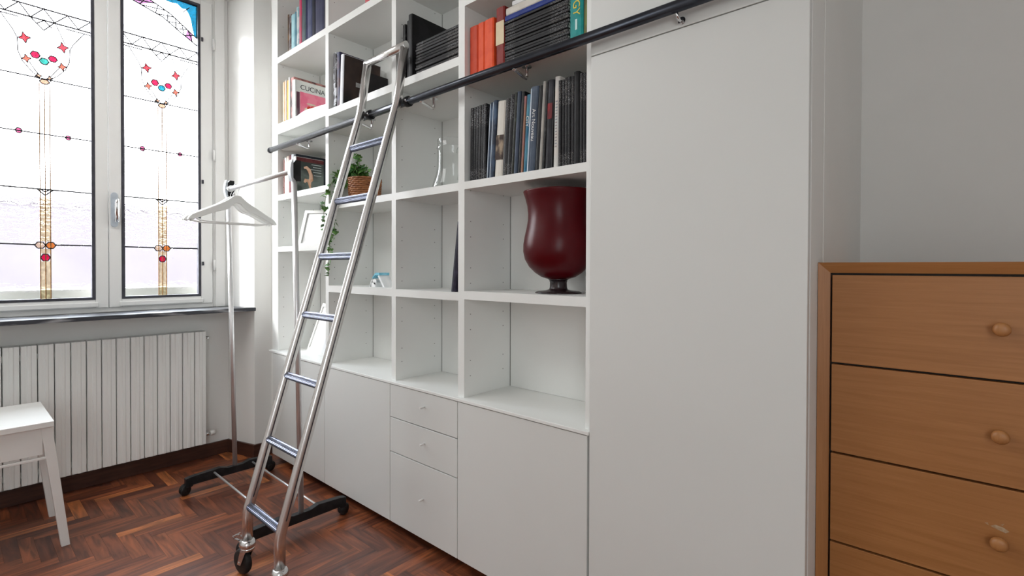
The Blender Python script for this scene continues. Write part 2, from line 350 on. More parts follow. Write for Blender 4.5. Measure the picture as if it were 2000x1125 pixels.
struct(MB().box(-3.9, 1.35, -3.35, 1.1, H, H + 0.12).obj('ceiling', CEIL))
for wb_ in (MB().prism([(-3.43, -0.066), (-3.43, 0.40), (-3.80, 0.40), (-3.80, -0.138), (-3.68, -0.138)], 0, H),
            MB().prism([(-3.43, -1.49), (-3.68, -1.418), (-3.80, -1.418), (-3.80, -3.35), (-3.43, -3.35)], 0, H),
            MB().box(-3.80, -3.68, -1.418, -0.138, 0, 0.962), 
            MB().prism([(-3.43, -1.49), (-3.43, -0.066), (-3.68, -0.138), (-3.80, -0.138), (-3.80, -1.418), (-3.68, -1.418)], 3.03, H)):
    struct(wb_.obj('wall_left', WALL))
struct(MB().box(-3.43, -0.2635, 0.300, 0.40, 0, H).box(-0.2657, -0.2635, 0.158, 0.300, 0, H).obj('wall_back', WALL))
struct(MB().box(-0.40, -0.2635, 0.40, 0.86, 0, H).box(-0.40, 1.2, 0.86, 0.96, 0, H).obj('wall_recess', WALL))
struct(MB().box(1.2, 1.35, -3.35, 0.96, 0, H).obj('wall_right', WALL))
struct(MB().box(-3.43, 1.2, -3.35, -3.2, 0, H).obj('wall_front', WALL))
# filler between the wall corner and the bookcase
# skirting
sk = MB()
sk.box(-3.68, -3.665, -1.418, -0.136, 0, 0.085)
sk.prism([(-3.68, -0.138), (-3.43, -0.066), (-3.426, -0.080), (-3.68, -0.153)], 0, 0.085)
sk.box(-3.43, -3.415, -0.080, 0.04, 0, 0.085)
struct(sk.obj('baseboard_left', SKIRT, bevel=0.002))
sl = MB().prism([(-3.415, -1.50), (-3.415, -0.062), (-3.43, -0.066), (-3.68, -0.138), (-3.70, -0.138), (-3.70, -1.418), (-3.68, -1.418), (-3.43, -1.49)], 0.962, 0.985)
struct(sl.obj('trim_1', MARB, bevel=0.003))

# ------------------------------------------------------------------ window
win = struct(empty('window_1', (-3.68, -0.778, 0.985)))
def wpart(mb, name, mats, parent=win, bevel=0.0):
    o = mb.obj(name, mats, None, bevel, origin=(-3.68, -0.778, 0.985)); o.parent = parent
    o.location = (0, 0, 0)
    return o
fr = MB()
fr.box(-3.74, -3.672, -1.418, -1.324, 0.985, 3.03); fr.box(-3.74, -3.672, -0.232, -0.138, 0.985, 3.03)
fr.box(-3.74, -3.672, -1.324, -0.232, 0.985, 1.012); fr.box(-3.74, -3.672, -1.324, -0.232, 2.972, 3.03)
fr.box(-3.672, -3.655, -1.395, -1.335, 0.985, 3.03); fr.box(-3.672, -3.655, -0.221, -0.163, 0.985, 3.03)
wpart(fr, 'window_frame', FRAMEP, bevel=0.003)
def hexa(cy, cz, ry, rz, n=6, ph=0.0):
    return [(cy + ry * math.cos(ph + 2 * math.pi * k / n), cz + rz * math.sin(ph + 2 * math.pi * k / n)) for k in range(n)]
def kite(cy, cz, r):
    out = []
    for k in range(8):
        rr = r if k % 2 == 0 else r * 0.45
        out.append((cy + rr * math.cos(math.pi * k / 4 + 0.25), cz + rr * 1.15 * math.sin(math.pi * k / 4 + 0.25)))
    return out
def make_sash(yc, sgn):
    """one casement: stiles and rails, gasket, rippled glass, coloured pieces and leading; yc = axis of the amber ribbon"""
    a, b = (yc - 0.2754, yc + 0.2656) if sgn < 0 else (yc - 0.2656, yc + 0.2754)
    gy0, gy1 = yc - 0.206, yc + 0.206
    s = MB()
    s.box(-3.725, -3.664, a + 0.001, gy0, 1.012, 2.970); s.box(-3.725, -3.664, gy1, b - 0.001, 1.012, 2.970)
    s.box(-3.725, -3.664, gy0, gy1, 1.012, 1.060); s.box(-3.725, -3.664, gy0, gy1, 2.944, 2.970)
    s.box(-3.664, -3.656, gy0 - 0.012, gy1 + 0.012, 1.018, 1.044)
    sash = wpart(s, 'casement', FRAMEP, bevel=0.003)
    sash.name = 'casement'
    k = MB(); w = 0.015
    k.box(-3.695, -3.662, gy0, gy0 + w, 1.060, 2.944); k.box(-3.695, -3.662, gy1 - w, gy1, 1.060, 2.944)
    k.box(-3.695, -3.662, gy0 + w, gy1 - w, 1.060, 1.074); k.box(-3.695, -3.662, gy0 + w, gy1 - w, 2.931, 2.944)
    wpart(k, 'gasket', GASK, sash)
    gp = MB().box(-3.690, -3.686, gy0 + w, gy1 - w, 1.074, 2.931, 1)
    gp.mi = [0 if all(gp.v[i_][0] > -3.687 for i_ in f_) else 1 for f_ in gp.f]
    wpart(gp, 'glass_pane', [GLASS, GLASSB], sash)
    # coloured glass
    names = ['red', 'scarlet', 'coral', 'teal', 'cyan', 'orange', 'peach', 'pink', 'lilac', 'blue', 'amber', 'apricot', 'ruby']
    c = MB(); x0, x1 = -3.6855, -3.6835
    def pc(poly, col): c.prism([(yc + p, q) for p, q in poly], x0, x1, names.index(col), 'x')
    pc(kite(-0.077, 2.454, 0.026), 'scarlet'); pc(kite(0.075, 2.45, 0.026), 'scarlet'); pc(kite(-0.070, 2.347, 0.020), 'coral'); pc(kite(0.072, 2.344, 0.020), 'coral')
    pc(hexa(-0.036, 2.377, 0.020, 0.020), 'red'); pc(hexa(0.034, 2.375, 0.019, 0.018), 'red'); pc(hexa(-0.001, 2.352, 0.020, 0.019), 'teal' if sgn < 0 else 'cyan')
    pc(kite(-0.024, 2.268, 0.017), 'apricot'); pc(kite(0.022, 2.266, 0.016), 'apricot'); pc(hexa(0, 2.243, 0.021, 0.015), 'apricot')
    pc(hexa(-0.101, 1.962, 0.0135, 0.015), 'pink'); pc(hexa(0.095, 1.960, 0.0125, 0.013), 'pink')
    pc(hexa(-0.0215, 1.363, 0.0215, 0.019), 'peach'); pc(hexa(0.0205, 1.363, 0.0205, 0.019), 'orange'); pc(hexa(-0.001, 1.297, 0.0195, 0.021), 'ruby')
    for lo, hi in ((1.074, 1.276), (1.318, 1.344), (1.384, 1.628)): pc([(-0.0205, lo), (0.0205, lo), (0.0205, hi), (-0.0205, hi)], 'amber')
    m = -1 if sgn < 0 else 1
    outer = [(0.191, 2.723), (0.117, 2.777), (0.046, 2.828), (-0.055, 2.872), (-0.19, 2.915)]
    inner = [(0.191, 2.677), (0.093, 2.736), (0.006, 2.793), (-0.147, 2.838), (-0.19, 2.848)]
    def arcmid(t, w_):
        pts = outer if w_ else inner; q = t * (len(pts) - 1); i_ = min(int(q), len(pts) - 2); fr_ = q - i_
        return (pts[i_][0] * (1 - fr_) + pts[i_ + 1][0] * fr_, pts[i_][1] * (1 - fr_) + pts[i_ + 1][1] * fr_)
    for t in (0.12, 0.75, 0.93):
        p1, p2, p3, p4 = arcmid(t - 0.06, 0), arcmid(t + 0.04, 0), arcmid(t + 0.06, 1), arcmid(t - 0.04, 1)
        pc([(m * p[0], p[1]) for p in (p1, p2, p3, p4)], 'lilac')
    blue = [(-0.10, 2.918), (-0.02, 2.908), (0.05, 2.900), (0.085, 2.905), (0.11, 2.885), (0.13, 2.890), (0.148, 2.862), (0.158, 2.835), (0.165, 2.79), (0.172, 2.76), (0.176, 2.735), (0.191, 2.724), (0.191, 2.931), (-0.10, 2.931)]
    pc([(m * p[0], p[1]) for p in blue], 'blue')
    wpart(c, 'coloured_glass', [TINT[n] for n in names], sash)
    # leading
    l = MB()
    def seg(p, q, w=0.0022):
        w *= 2.2
        p = Vector((0, yc + p[0], p[1])); q = Vector((0, yc + q[0], q[1])); d = (q - p).normalized(); n_ = Vector((0, -d.z, d.y)) * w
        l.add([(x, *(v)[1:]) for x in (-3.6835, -3.680) for v in (p + n_, q + n_, q - n_, p - n_)],
              [(0, 1, 2, 3), (4, 7, 6, 5), (0, 4, 5, 1), (1, 5, 6, 2), (2, 6, 7, 3), (3, 7, 4, 0)])
    def line(pts, w=0.0018, mir=False):
        for p, q in zip(pts[:-1], pts[1:]):
            seg(p, q, w)
            if mir: seg((-p[0], p[1]), (-q[0], q[1]), w)
    e = 0.191
    for z, w in ((2.633, .0017), (2.572, .0017), (2.258, .0014), (1.961, .0014), (1.664, .0017)): line([(-e, z), (e, z)], w)
    line([(-e, 2.557), (-0.10, 2.557)], .0012); line([(0.09, 2.557), (e, 2.557)], .0012)
    line([(-e, 1.3665), (-0.043, 1.3655)], .0017); line([(0.041, 1.3655), (e, 1.3665)], .0017)
    line([(-0.19, 2.625), (-0.15, 2.573), (-0.098, 2.634), (-0.053, 2.571), (-0.002, 2.633), (0.042, 2.574), (0.096, 2.632), (0.14, 2.574), (0.19, 2.628)], .0012)
    line([(-0.053, 2.571), (-0.002, 2.517), (0.042, 2.574)], .0012); line([(-0.03, 2.545), (0.0, 2.572), (0.03, 2.540)], .0012)
    line([(-0.166, 2.556), (-0.12, 2.483), (-0.104, 2.445), (-0.102, 2.379), (-0.085, 2.330), (-0.05, 2.285), (-0.022, 2.262)], .0010, True)
    line([(-0.06, 2.335), (-0.024, 2.275)], .0010, True); line([(0.045, 2.572), (0.085, 2.47)], .0009)
    nb_ = len(l.mi)
    for u_ in (-0.0205, 0, 0.0205): line([(u_, 2.232 if u_ else 2.228), (u_, 1.074)], .0010)
    l.mi[nb_:] = [1] * (len(l.mi) - nb_)
    line([(-0.033, 1.664), (-0.001, 1.632), (0.033, 1.664)], .0015); line([(-0.018, 1.664), (-0.001, 1.650), (0.016, 1.664)], .0015)
    for cy, cz, ry, rz in ((-0.036, 2.377, .020, .020), (0.034, 2.375, .019, .018), (-0.001, 2.352, .020, .019), (-0.101, 1.962, .0135, .015), (0.095, 1.960, .0125, .013),
                           (-0.0215, 1.363, .0215, .019), (0.0205, 1.363, .0205, .019), (-0.001, 1.297, .0195, .021), (0, 2.243, .021, .014)):
        hx = hexa(cy, cz, ry, rz); line(hx + [hx[0]], .0011)
    for cy, cz, r_ in ((-0.077, 2.454, .026), (0.075, 2.45, .026), (-0.07, 2.347, .020), (0.072, 2.344, .020), (-0.024, 2.268, .015), (0.022, 2.266, .014)):
        kx = kite(cy, cz, r_); line(kx + [kx[0]], .0009)
    line([(m * p, q) for p, q in outer], .0015); line([(m * p, q) for p, q in inner], .0015)
    for t in (0.06, 0.18, 0.30, 0.43, 0.56, 0.69, 0.81, 0.93):
        p, q = arcmid(t, 0), arcmid(min(1, t + 0.10), 1); line([(m * p[0], p[1]), (m * q[0], q[1])], .0012)
        p, q = arcmid(min(1, t + 0.12), 0), arcmid(t, 1); line([(m * p[0], p[1]), (m * q[0], q[1])], .0012)
    line([(m * 0.112, 2.86), (m * 0.15, 2.905)], .0012)
    wpart(l, 'leading', [LEAD, BRASS], sash)
    return sash
sl_ = make_sash(-1.0446, -1); sr_ = make_sash(-0.511, 1)
ha = MB()
pts = [(-0.7525 + 0.017 * math.cos(t), 1.5785 + sg * 0.084 + 0.017 * math.sin(t)) for sg, rng in ((1, range(0, 181, 20)), (-1, range(180, 361, 20))) for t in [R(q) for q in rng]]
ha.prism(pts, -3.664, -3.654, 0, 'x')
wpart(ha, 'handle_plate', mat('grey_handle_metal', (0.50, 0.56, 0.62), 0.35, 0.4, noise=((20, 20, 20), (0.55, 0.6, 0.66), 0.4, 0.6)), sr_, bevel=0.002)
hb = MB().tube([(-3.656, -0.7455, 1.52), (-3.630, -0.7455, 1.52)], 0.009, 14).tube([(-3.626, -0.7455, 1.505), (-3.626, -0.7455, 1.62), (-3.626, -0.7445, 1.638)], [0.0105, 0.0105, 0.008], 14)
wpart(hb, 'handle', CHROME, sr_)
for z in (2.705, 1.98, 1.26):
    wpart(MB().tube([(-3.652, -0.2305, z - 0.035), (-3.652, -0.2305, z + 0.035)], 0.007, 12), 'hinge', FRAMEP, sr_)
for z in (2.72, 1.80, 1.27):
    wpart(MB().box(-3.664, -3.655, -0.300, -0.290, z - 0.012, z + 0.012), 'glazing_clip', GASK, sr_)
    
# outside
led = MB().box(-4.00, -3.801, -1.9, 0.2, 1.02, 1.118)
tag(led.obj('window_ledge', EXTS, bevel=0.004, origin=(-3.9, -0.8, 1.02)), 'pale stone ledge outside, seen through the bottom of both stained glass casements', 'ledge')
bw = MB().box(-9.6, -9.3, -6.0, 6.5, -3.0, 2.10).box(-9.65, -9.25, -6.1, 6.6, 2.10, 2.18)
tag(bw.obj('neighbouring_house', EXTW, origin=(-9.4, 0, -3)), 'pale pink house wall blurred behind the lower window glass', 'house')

struct(MB().box(-14, -3.9, -9, 9, -3.4, -3.0).obj('ground', mat('sky_blocking_ground', (0.10, 0.10, 0.095), 0.9, noise=((1, 1, 1), (0.14, 0.14, 0.13), 0.4, 0.6))))  # unseen ground, added to cut the sky light reaching the house wall

# ------------------------------------------------------------------ radiator
rad = tag(empty('radiator', (-3.63, -0.76, 0.11)), 'white finned radiator on the wall under the window', 'radiator')
def part(mb, name, mats, parent, bevel=0.0):
    """build in world space, hang under parent (parents are unrotated here)"""
    base = Vector((0, 0, 0)); p = parent
    while p is not None: base += p.location; p = p.parent
    o = mb.obj(name, mats, None, bevel, origin=base); o.parent = parent; o.location = (0, 0, 0)
    return o
ry0, rp_, nsec = -0.299, 0.0658, 15
for k in range(nsec):
    y1 = ry0 - k * rp_; y0 = y1 - rp_ + 0.0035
    w = y1 - y0
    prof = [(-3.672, y0), (-3.600, y0), (-3.592, y0 + 0.003), (-3.592, y0 + w * 0.34), (-3.586, y0 + w * 0.40), (-3.586, y0 + w * 0.60), (-3.592, y0 + w * 0.66), (-3.592, y1 - 0.003), (-3.600, y1), (-3.672, y1)]
    s = MB().prism(prof, 0.113, 0.836)
    s.box(-3.64, -3.61, y0 - 0.0036, y0 + 0.001, 0.15, 0.18); s.box(-3.64, -3.61, y0 - 0.0036, y0 + 0.001, 0.76, 0.79)
    part(s, 'radiator_section', RADM, rad, bevel=0.0015)
v = MB().tube([(-3.625, ry0, 0.165), (-3.625, ry0 + 0.03, 0.165)], 0.011, 14).tube([(-3.625, ry0 + 0.022, 0.165), (-3.676, ry0 + 0.022, 0.165)], 0.008, 12)
part(v, 'valve', CHROME, rad)
part(MB().tube([(-3.625, ry0 + 0.03, 0.165), (-3.625, ry0 + 0.058, 0.165)], [0.016, 0.015], 18), 'valve_knob', WPLA, rad)
part(MB().tube([(-3.625, ry0, 0.79), (-3.625, ry0 + 0.022, 0.79)], 0.009, 12).tube([(-3.625, ry0 + 0.012, 0.79), (-3.60, ry0 + 0.014, 0.79)], 0.004, 8), 'bleed_valve', CHROME, rad)

# ------------------------------------------------------------------ stool
st = tag(empty('stool', (-3.19, -1.32, 0)), 'white wooden stool with splayed legs beside the radiator', 'stool')
part(MB().box(-3.43, -2.955, -1.55, -1.092, 0.546, 0.572), 'seat', CHAIRM, st, 0.003)
for x0, x1 in ((-2.985, -2.972), (-3.41, -3.397)):
    part(MB().box(x0, x1, -1.52, -1.128, 0.428, 0.546), 'apron', CHAIRM, st, 0.002)
    part(MB().box(x0, x1 + 0.003, -1.53, -1.112, 0.406, 0.417), 'lower_rail', CHAIRM, st, 0.002)
for x0, x1 in ((-3.004, -2.966), (-3.40, -3.362)):
    for yt, yb in ((-1.097, -1.040), (-1.545, -1.602)):
        s = MB(); d, e_ = (0.038, 0.030) if yt > -1.3 else (-0.038, -0.030)
        s.add([(x0, yt, 0.546), (x1, yt, 0.546), (x1, yt - d, 0.546), (x0, yt - d, 0.546), (x0 + 0.003, yb, 0), (x1, yb, 0), (x1, yb - e_, 0), (x0 + 0.003, yb - e_, 0)],
              [(0, 1, 2, 3), (4, 7, 6, 5), (0, 4, 5, 1), (1, 5, 6, 2), (2, 6, 7, 3), (3, 7, 4, 0)])
        part(s, 'leg', CHAIRM, st, 0.002)

# ------------------------------------------------------------------ bookcase (upper part)
bc = tag(empty('bookcase', (-2.08, 0.14, 0.70)), 'tall white wall bookcase with open square compartments', 'bookcase')
S = [(-3.314, -3.231), (-2.628, -2.595), (-2.005, -1.972), (-1.539, -1.502), (-0.915, -0.887)]
DEP = 0.283; ZB = 0.700; TOP = 3.12
inner = []
for i, (a, b) in enumerate(S):
    s = MB().box(a, b, 0, DEP, ZB + 0.015, TOP)
    if i < 4:
        for zc in range(0, 60):
            z = 0.80 + zc * 0.064
            if z > 2.95 or zc % 3 == 2: continue
            for yy in (0.035, 0.235):
                n = 8; r = 0.0024
                vs_ = [(b + 0.0004, yy + r * math.cos(2 * math.pi * q / n), z + r * math.sin(2 * math.pi * q / n)) for q in range(n)]
                s.add(vs_, [list(range(n))], 1)
    part(s, 'upright_panel', [LAM, PINH], bc)
cells = [(S[i][1], S[i + 1][0]) for i in range(4)]
def shelf(ci, z1, z0, y0=0.0, name='shelf'):
    a, b = cells[ci]; part(MB().box(a, b, y0, DEP, z0, z1), name, LAM, bc)
for z1, z0 in ((1.377, 1.346), (1.706, 1.671), (2.157, 2.092), (2.577, 2.540)): shelf(0, z1, z0)
for z1, z0 in ((1.148, 1.112), (1.600, 1.567), (2.119, 2.082), (2.577, 2.540)): shelf(1, z1, z0)
for z1, z0 in ((1.146, 1.112), (1.600, 1.567), (2.119, 2.083), (2.577, 2.540)): shelf(2, z1, z0)
for z1, z0 in ((1.153, 1.119), (1.600, 1.569), (2.352, 2.314)): shelf(3, z1, z0)
for ci in range(4): shelf(ci, 2.0240, 1.9945)
bpn = MB().box(-3.314, -0.887, DEP, DEP + 0.014, ZB + 0.015, TOP)
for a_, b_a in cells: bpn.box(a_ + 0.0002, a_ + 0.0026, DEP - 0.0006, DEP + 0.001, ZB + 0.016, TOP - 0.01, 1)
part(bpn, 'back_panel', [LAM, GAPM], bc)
part(MB().box(-3.314, -0.887, -0.024, DEP, ZB + 0.002, ZB + 0.015), 'bottom_board', LAM, bc, 0.002)

# ------------------------------------------------------------------ base units
DT, DB = 0.699, 0.052
def knob(parent, x, z, l=0.026):
    part(MB().tube([(x, -0.020, z), (x, -0.020 - l, z)], [0.0035, 0.0045], 12).tube([(x, -0.020 - l, z), (x, -0.022 - l, z)], 0.006, 12), 'knob', WPLA, parent)
def unit(x0, x1, label, fronts, knobs):
    u = tag(empty('base_cabinet', ((x0 + x1) / 2, 0.14, 0.05)), label, 'cabinet', None)
    part(MB().box(x0 + 0.0006, x1 - 0.0006, 0.0, DEP, 0.052, ZB), 'cabinet_body', LAMB, u)
    part(MB().box(x0 + 0.0006, x1 - 0.0006, 0.06, DEP, 0.0, 0.052), 'plinth', SKIRT, u)
    for (z0, z1, nm), kn in zip(fronts, knobs):
        d = part(MB().box(x0 + 0.0018, x1 - 0.0018, -0.020, -0.001, z0, z1), nm, LAMD, u, 0.0012)
        if kn: 
            k = MB().tube([(kn[0], -0.019, kn[1]), (kn[0], -0.046, kn[1])], [0.0036, 0.0046], 12)
            part(k, 'knob', WPLA, d)
    return u
unit(-3.266, -2.605, 'white base cabinet nearest the radiator, one door behind the clothes rail', [(DB, DT, 'door')], [(-2.638, 0.657)])
unit(-2.605, -1.989, 'white base cabinet directly behind the steel ladder, plain door', [(DB, DT, 'door')], [None])
unit(-1.989, -1.520, 'white base cabinet with three stacked drawers', [(0.5480, DT, 'drawer'), (0.3850, 0.5440, 'drawer'), (DB, 0.3810, 'drawer')], [(-1.733, 0.638), (-1.733, 0.476), (-1.740, 0.230)])
unit(-1.520, -0.8925, 'white base cabinet under the red vase, wide plain door', [(DB, DT, 'door')], [None])

# ------------------------------------------------------------------ wardrobe
wd = tag(empty('wardrobe', (-0.57, 0.14, 0.05)), 'tall white built-in wardrobe with plain flush doors beside the oak chest', 'wardrobe')
part(MB().box(-0.886, -0.266, 0.0, DEP + 0.014, 0.052, TOP), 'wardrobe_body', LAM, wd)
part(MB().box(-0.886, -0.266, 0.06, DEP, 0, 0.052), 'plinth', SKIRT, wd)
part(MB().box(-0.8865, -0.266, -0.020, -0.001, 0.052, 1.9305), 'door', LAMD, wd, 0.0015)
part(MB().box(-0.8865, -0.266, -0.020, -0.001, 1.9335, TOP), 'upper_door', LAMD, wd, 0.0015)
sp_ = MB().prism([(-0.2657, 0.0), (-0.2642, 0.003), (-0.2642, 0.152), (-0.2657, 0.154)], 0.0, TOP)
struct(sp_.obj('trim_2', WALL))
struct(MB().box(-3.43, -0.2657, 0.02, 0.299, TOP, H).obj('trim_3', WALL))
struct(MB().box(-3.43, -3.3145, 0.042, 0.299, 0.0, TOP).obj('trim_4', WALL))

# ------------------------------------------------------------------ oak chest of drawers
ch = tag(empty('chest_of_drawers', (0.077, 0.32, 0)), 'light oak chest of drawers with round wooden knobs', 'chest')
cx0, cx1, cy0 = -0.2630, 0.417, 0.085
ZT = 1.2652; IZ = ZT - 0.0265; IX0, IX1 = cx0 + 0.026, cx1 - 0.026
yb_ = cy0 + 0.46; yf_ = cy0 + 0.012
bd = MB().box(cx0, cx0 + 0.0195, yf_, yb_, 0.06, ZT - 0.019).box(cx1 - 0.0195, cx1, yf_, yb_, 0.06, ZT - 0.019).box(cx0, cx1, yf_, yb_, ZT - 0.019, ZT).box(cx0 + 0.02, cx1 - 0.02, yb_ - 0.02, yb_, 0.06, ZT - 0.02).box(cx0, cx1, yf_, yb_, 0.06, 0.08)
part(bd, 'carcass', OAKV, ch)
# mitred frame whose face slopes in towards the drawers
def fr_side(parts, mt):
    s = MB()
    for q in parts: s.add(q[0], q[1])
    part(s, 'front_frame', mt, ch)
def wedge(o0, o1, i0, i1, dep0=0.0, dep1=0.010):
    # outer edge o0-o1 at y=cy0, inner edge i0-i1 sunk
    return [((o0[0], cy0, o0[1]), (o1[0], cy0, o1[1]), (i1[0], cy0 + dep1, i1[1]), (i0[0], cy0 + dep1, i0[1]),
             (o0[0], cy0 + 0.03, o0[1]), (o1[0], cy0 + 0.03, o1[1]), (i1[0], cy0 + 0.03, i1[1]), (i0[0], cy0 + 0.03, i0[1])),
            [(0, 1, 2, 3), (4, 7, 6, 5), (0, 4, 5, 1), (1, 5, 6, 2), (2, 6, 7, 3), (3, 7, 4, 0)]]
A, B_, C_, D_ = (cx0, ZT), (cx1, ZT), (cx1, 0.06), (cx0, 0.06)
a, b, c, d = (IX0, IZ), (IX1, IZ), (IX1, 0.085), (IX0, 0.085)
fr_side([wedge(A, B_, a, b)], OAKH); fr_side([wedge(B_, C_, b, c)], OAKV); fr_side([wedge(D_, A, d, a)], OAKV); fr_side([wedge(C_, D_, c, d)], OAKH)
part(MB().box(cx0 + 0.022, cx1 - 0.022, cy0 + 0.020, cy0 + 0.43, 0.082, ZT - 0.022), 'drawer_box', GAPM, ch)
for (x, y) in ((cx0 + 0.02, 0.13), (cx1 - 0.06, 0.13), (cx0 + 0.02, 0.46), (cx1 - 0.06, 0.46)):
    part(MB().box(x, x + 0.04, y, y + 0.04, 0, 0.06), 'foot', OAKV, ch)
zt = 1.2332; pitch_ = 0.2268
for k in range(5):
    z1 = zt - k * pitch_; z0 = z1 - pitch_ + 0.0055
    if k == 4: z0 = 0.092
    dr = part(MB().box(IX0 + 0.0055, IX1 - 0.0055, cy0 + 0.002, cy0 + 0.020, z0, z1), 'drawer', OAKH, ch, 0.001)
    zc = (1.1217, 0.8938, 0.666, 0.438, 0.21)[k]
    kb = MB().lathe([(0.006, 0), (0.007, 0.008), (0.0125, 0.013), (0.0148, 0.018), (0.0148, 0.022), (0.012, 0.0265), (0.006, 0.0285)], 28, mx=Matrix.Translation((0.0773, cy0 + 0.002, zc)) @ Matrix.Rotation(R(90), 4, 'X'))
    part(kb, 'knob', OAKV, dr)
    if k == 2:
        sf = MB()
        for poly in ([(0.064, 0.694), (0.074, 0.690), (0.088, 0.686), (0.094, 0.691), (0.084, 0.697), (0.072, 0.699)], [(0.055, 0.698), (0.062, 0.694), (0.060, 0.700)], [(0.080, 0.702), (0.083, 0.700), (0.086, 0.706)]):
            sf.add([(px_, cy0 + 0.0016, pz_) for px_, pz_ in poly], [list(range(len(poly)))])
        part(sf, 'scuff_mark', mat('worn_patch', (0.46, 0.34, 0.22), 0.7, noise=((90, 90, 90), (0.36, 0.22, 0.11), 0.4, 0.6)), dr)

# ------------------------------------------------------------------ ladder rail
rl = tag(empty('ladder_rail', (-1.9, -0.055, 1.978)), 'long dark metal tube rail running across the bookcase and wardrobe', 'rail')
part(MB().tube([(-3.21, -0.055, 1.978), (-0.20, -0.055, 1.978)], 0.0163, 28), 'rail_tube', RAILM, rl)
part(MB().tube([(-3.218, -0.055, 1.978), (-3.20, -0.055, 1.978)], [0.0168, 0.0175], 24), 'end_cap', BLKP, rl)
for x, top in ((-2.86, 1), (-2.204, 1), (-1.723, 1), (-1.191, 1), (-0.584, 0)):
    b = MB()
    if top:
        b.tube([(x, -0.055, 1.966), (x, -0.045, 1.962), (x, 0.006, 1.949), (x, 0.017, 1.949), (x, 0.022, 1.957), (x, 0.022, 1.993)], 0.0062, 12)
        b.tube([(x, 0.022, 1.9905), (x, 0.022, 1.9943)], 0.018, 24)
    else:
        b.tube([(x, -0.055, 1.965), (x, -0.052, 1.950), (x, -0.038, 1.946), (x, -0.022, 1.950)], 0.0042, 10)
        b.tube([(x, -0.023, 1.950), (x, -0.0203, 1.950)], 0.011, 18)
    part(b, 'bracket', CHROME, rl)

# ------------------------------------------------------------------ ladder
ld = tag(empty('library_ladder', (-1.983, -0.60, 0)), 'chrome steel rolling library ladder leaning on the dark rail', 'ladder')
XL_, XR_ = -2.13, -1.836
def sy(z): return -0.682 + 0.300 * z
for x in (XL_, XR_):
    z1 = 0.262
    pts = [(x, sy(z1) - 0.0, 0.128), (x, sy(z1), z1 - 0.02), (x, sy(z1) + 0.0015, z1), (x, sy(z1 + 0.02) , z1 + 0.02), (x, sy(1.95), 1.95), (x, sy(1.975) - 0.001, 1.975), (x, sy(1.975) + 0.004, 2.00), (x, -0.052, 2.222)]
    part(MB().tube(pts, 0.0205, 24, ry=0.0145, upv=(0, 1, 0.0)), 'stile', STEEL, ld)
    sgn = 1
    part(MB().tube([(x + 0.0142, sy(0.32) , 0.32), (x + 0.0142, sy(1.93), 1.93)], 0.0022, 6), 'groove_strip', GASK, ld)
part(MB().tube([(XL_ - 0.014, -0.052, 2.232), (XR_ + 0.014, -0.052, 2.232)], 0.0185, 24, ry=0.0145), 'top_bar', STEEL, ld)
for k in range(7):
    z = 0.282 + 0.2535 * k
    r_ = part(MB().tube([(XL_ + 0.008, sy(z), z), (XR_ - 0.008, sy(z), z)], 0.0155, 44, teeth=1), 'rung', RUNG, ld)
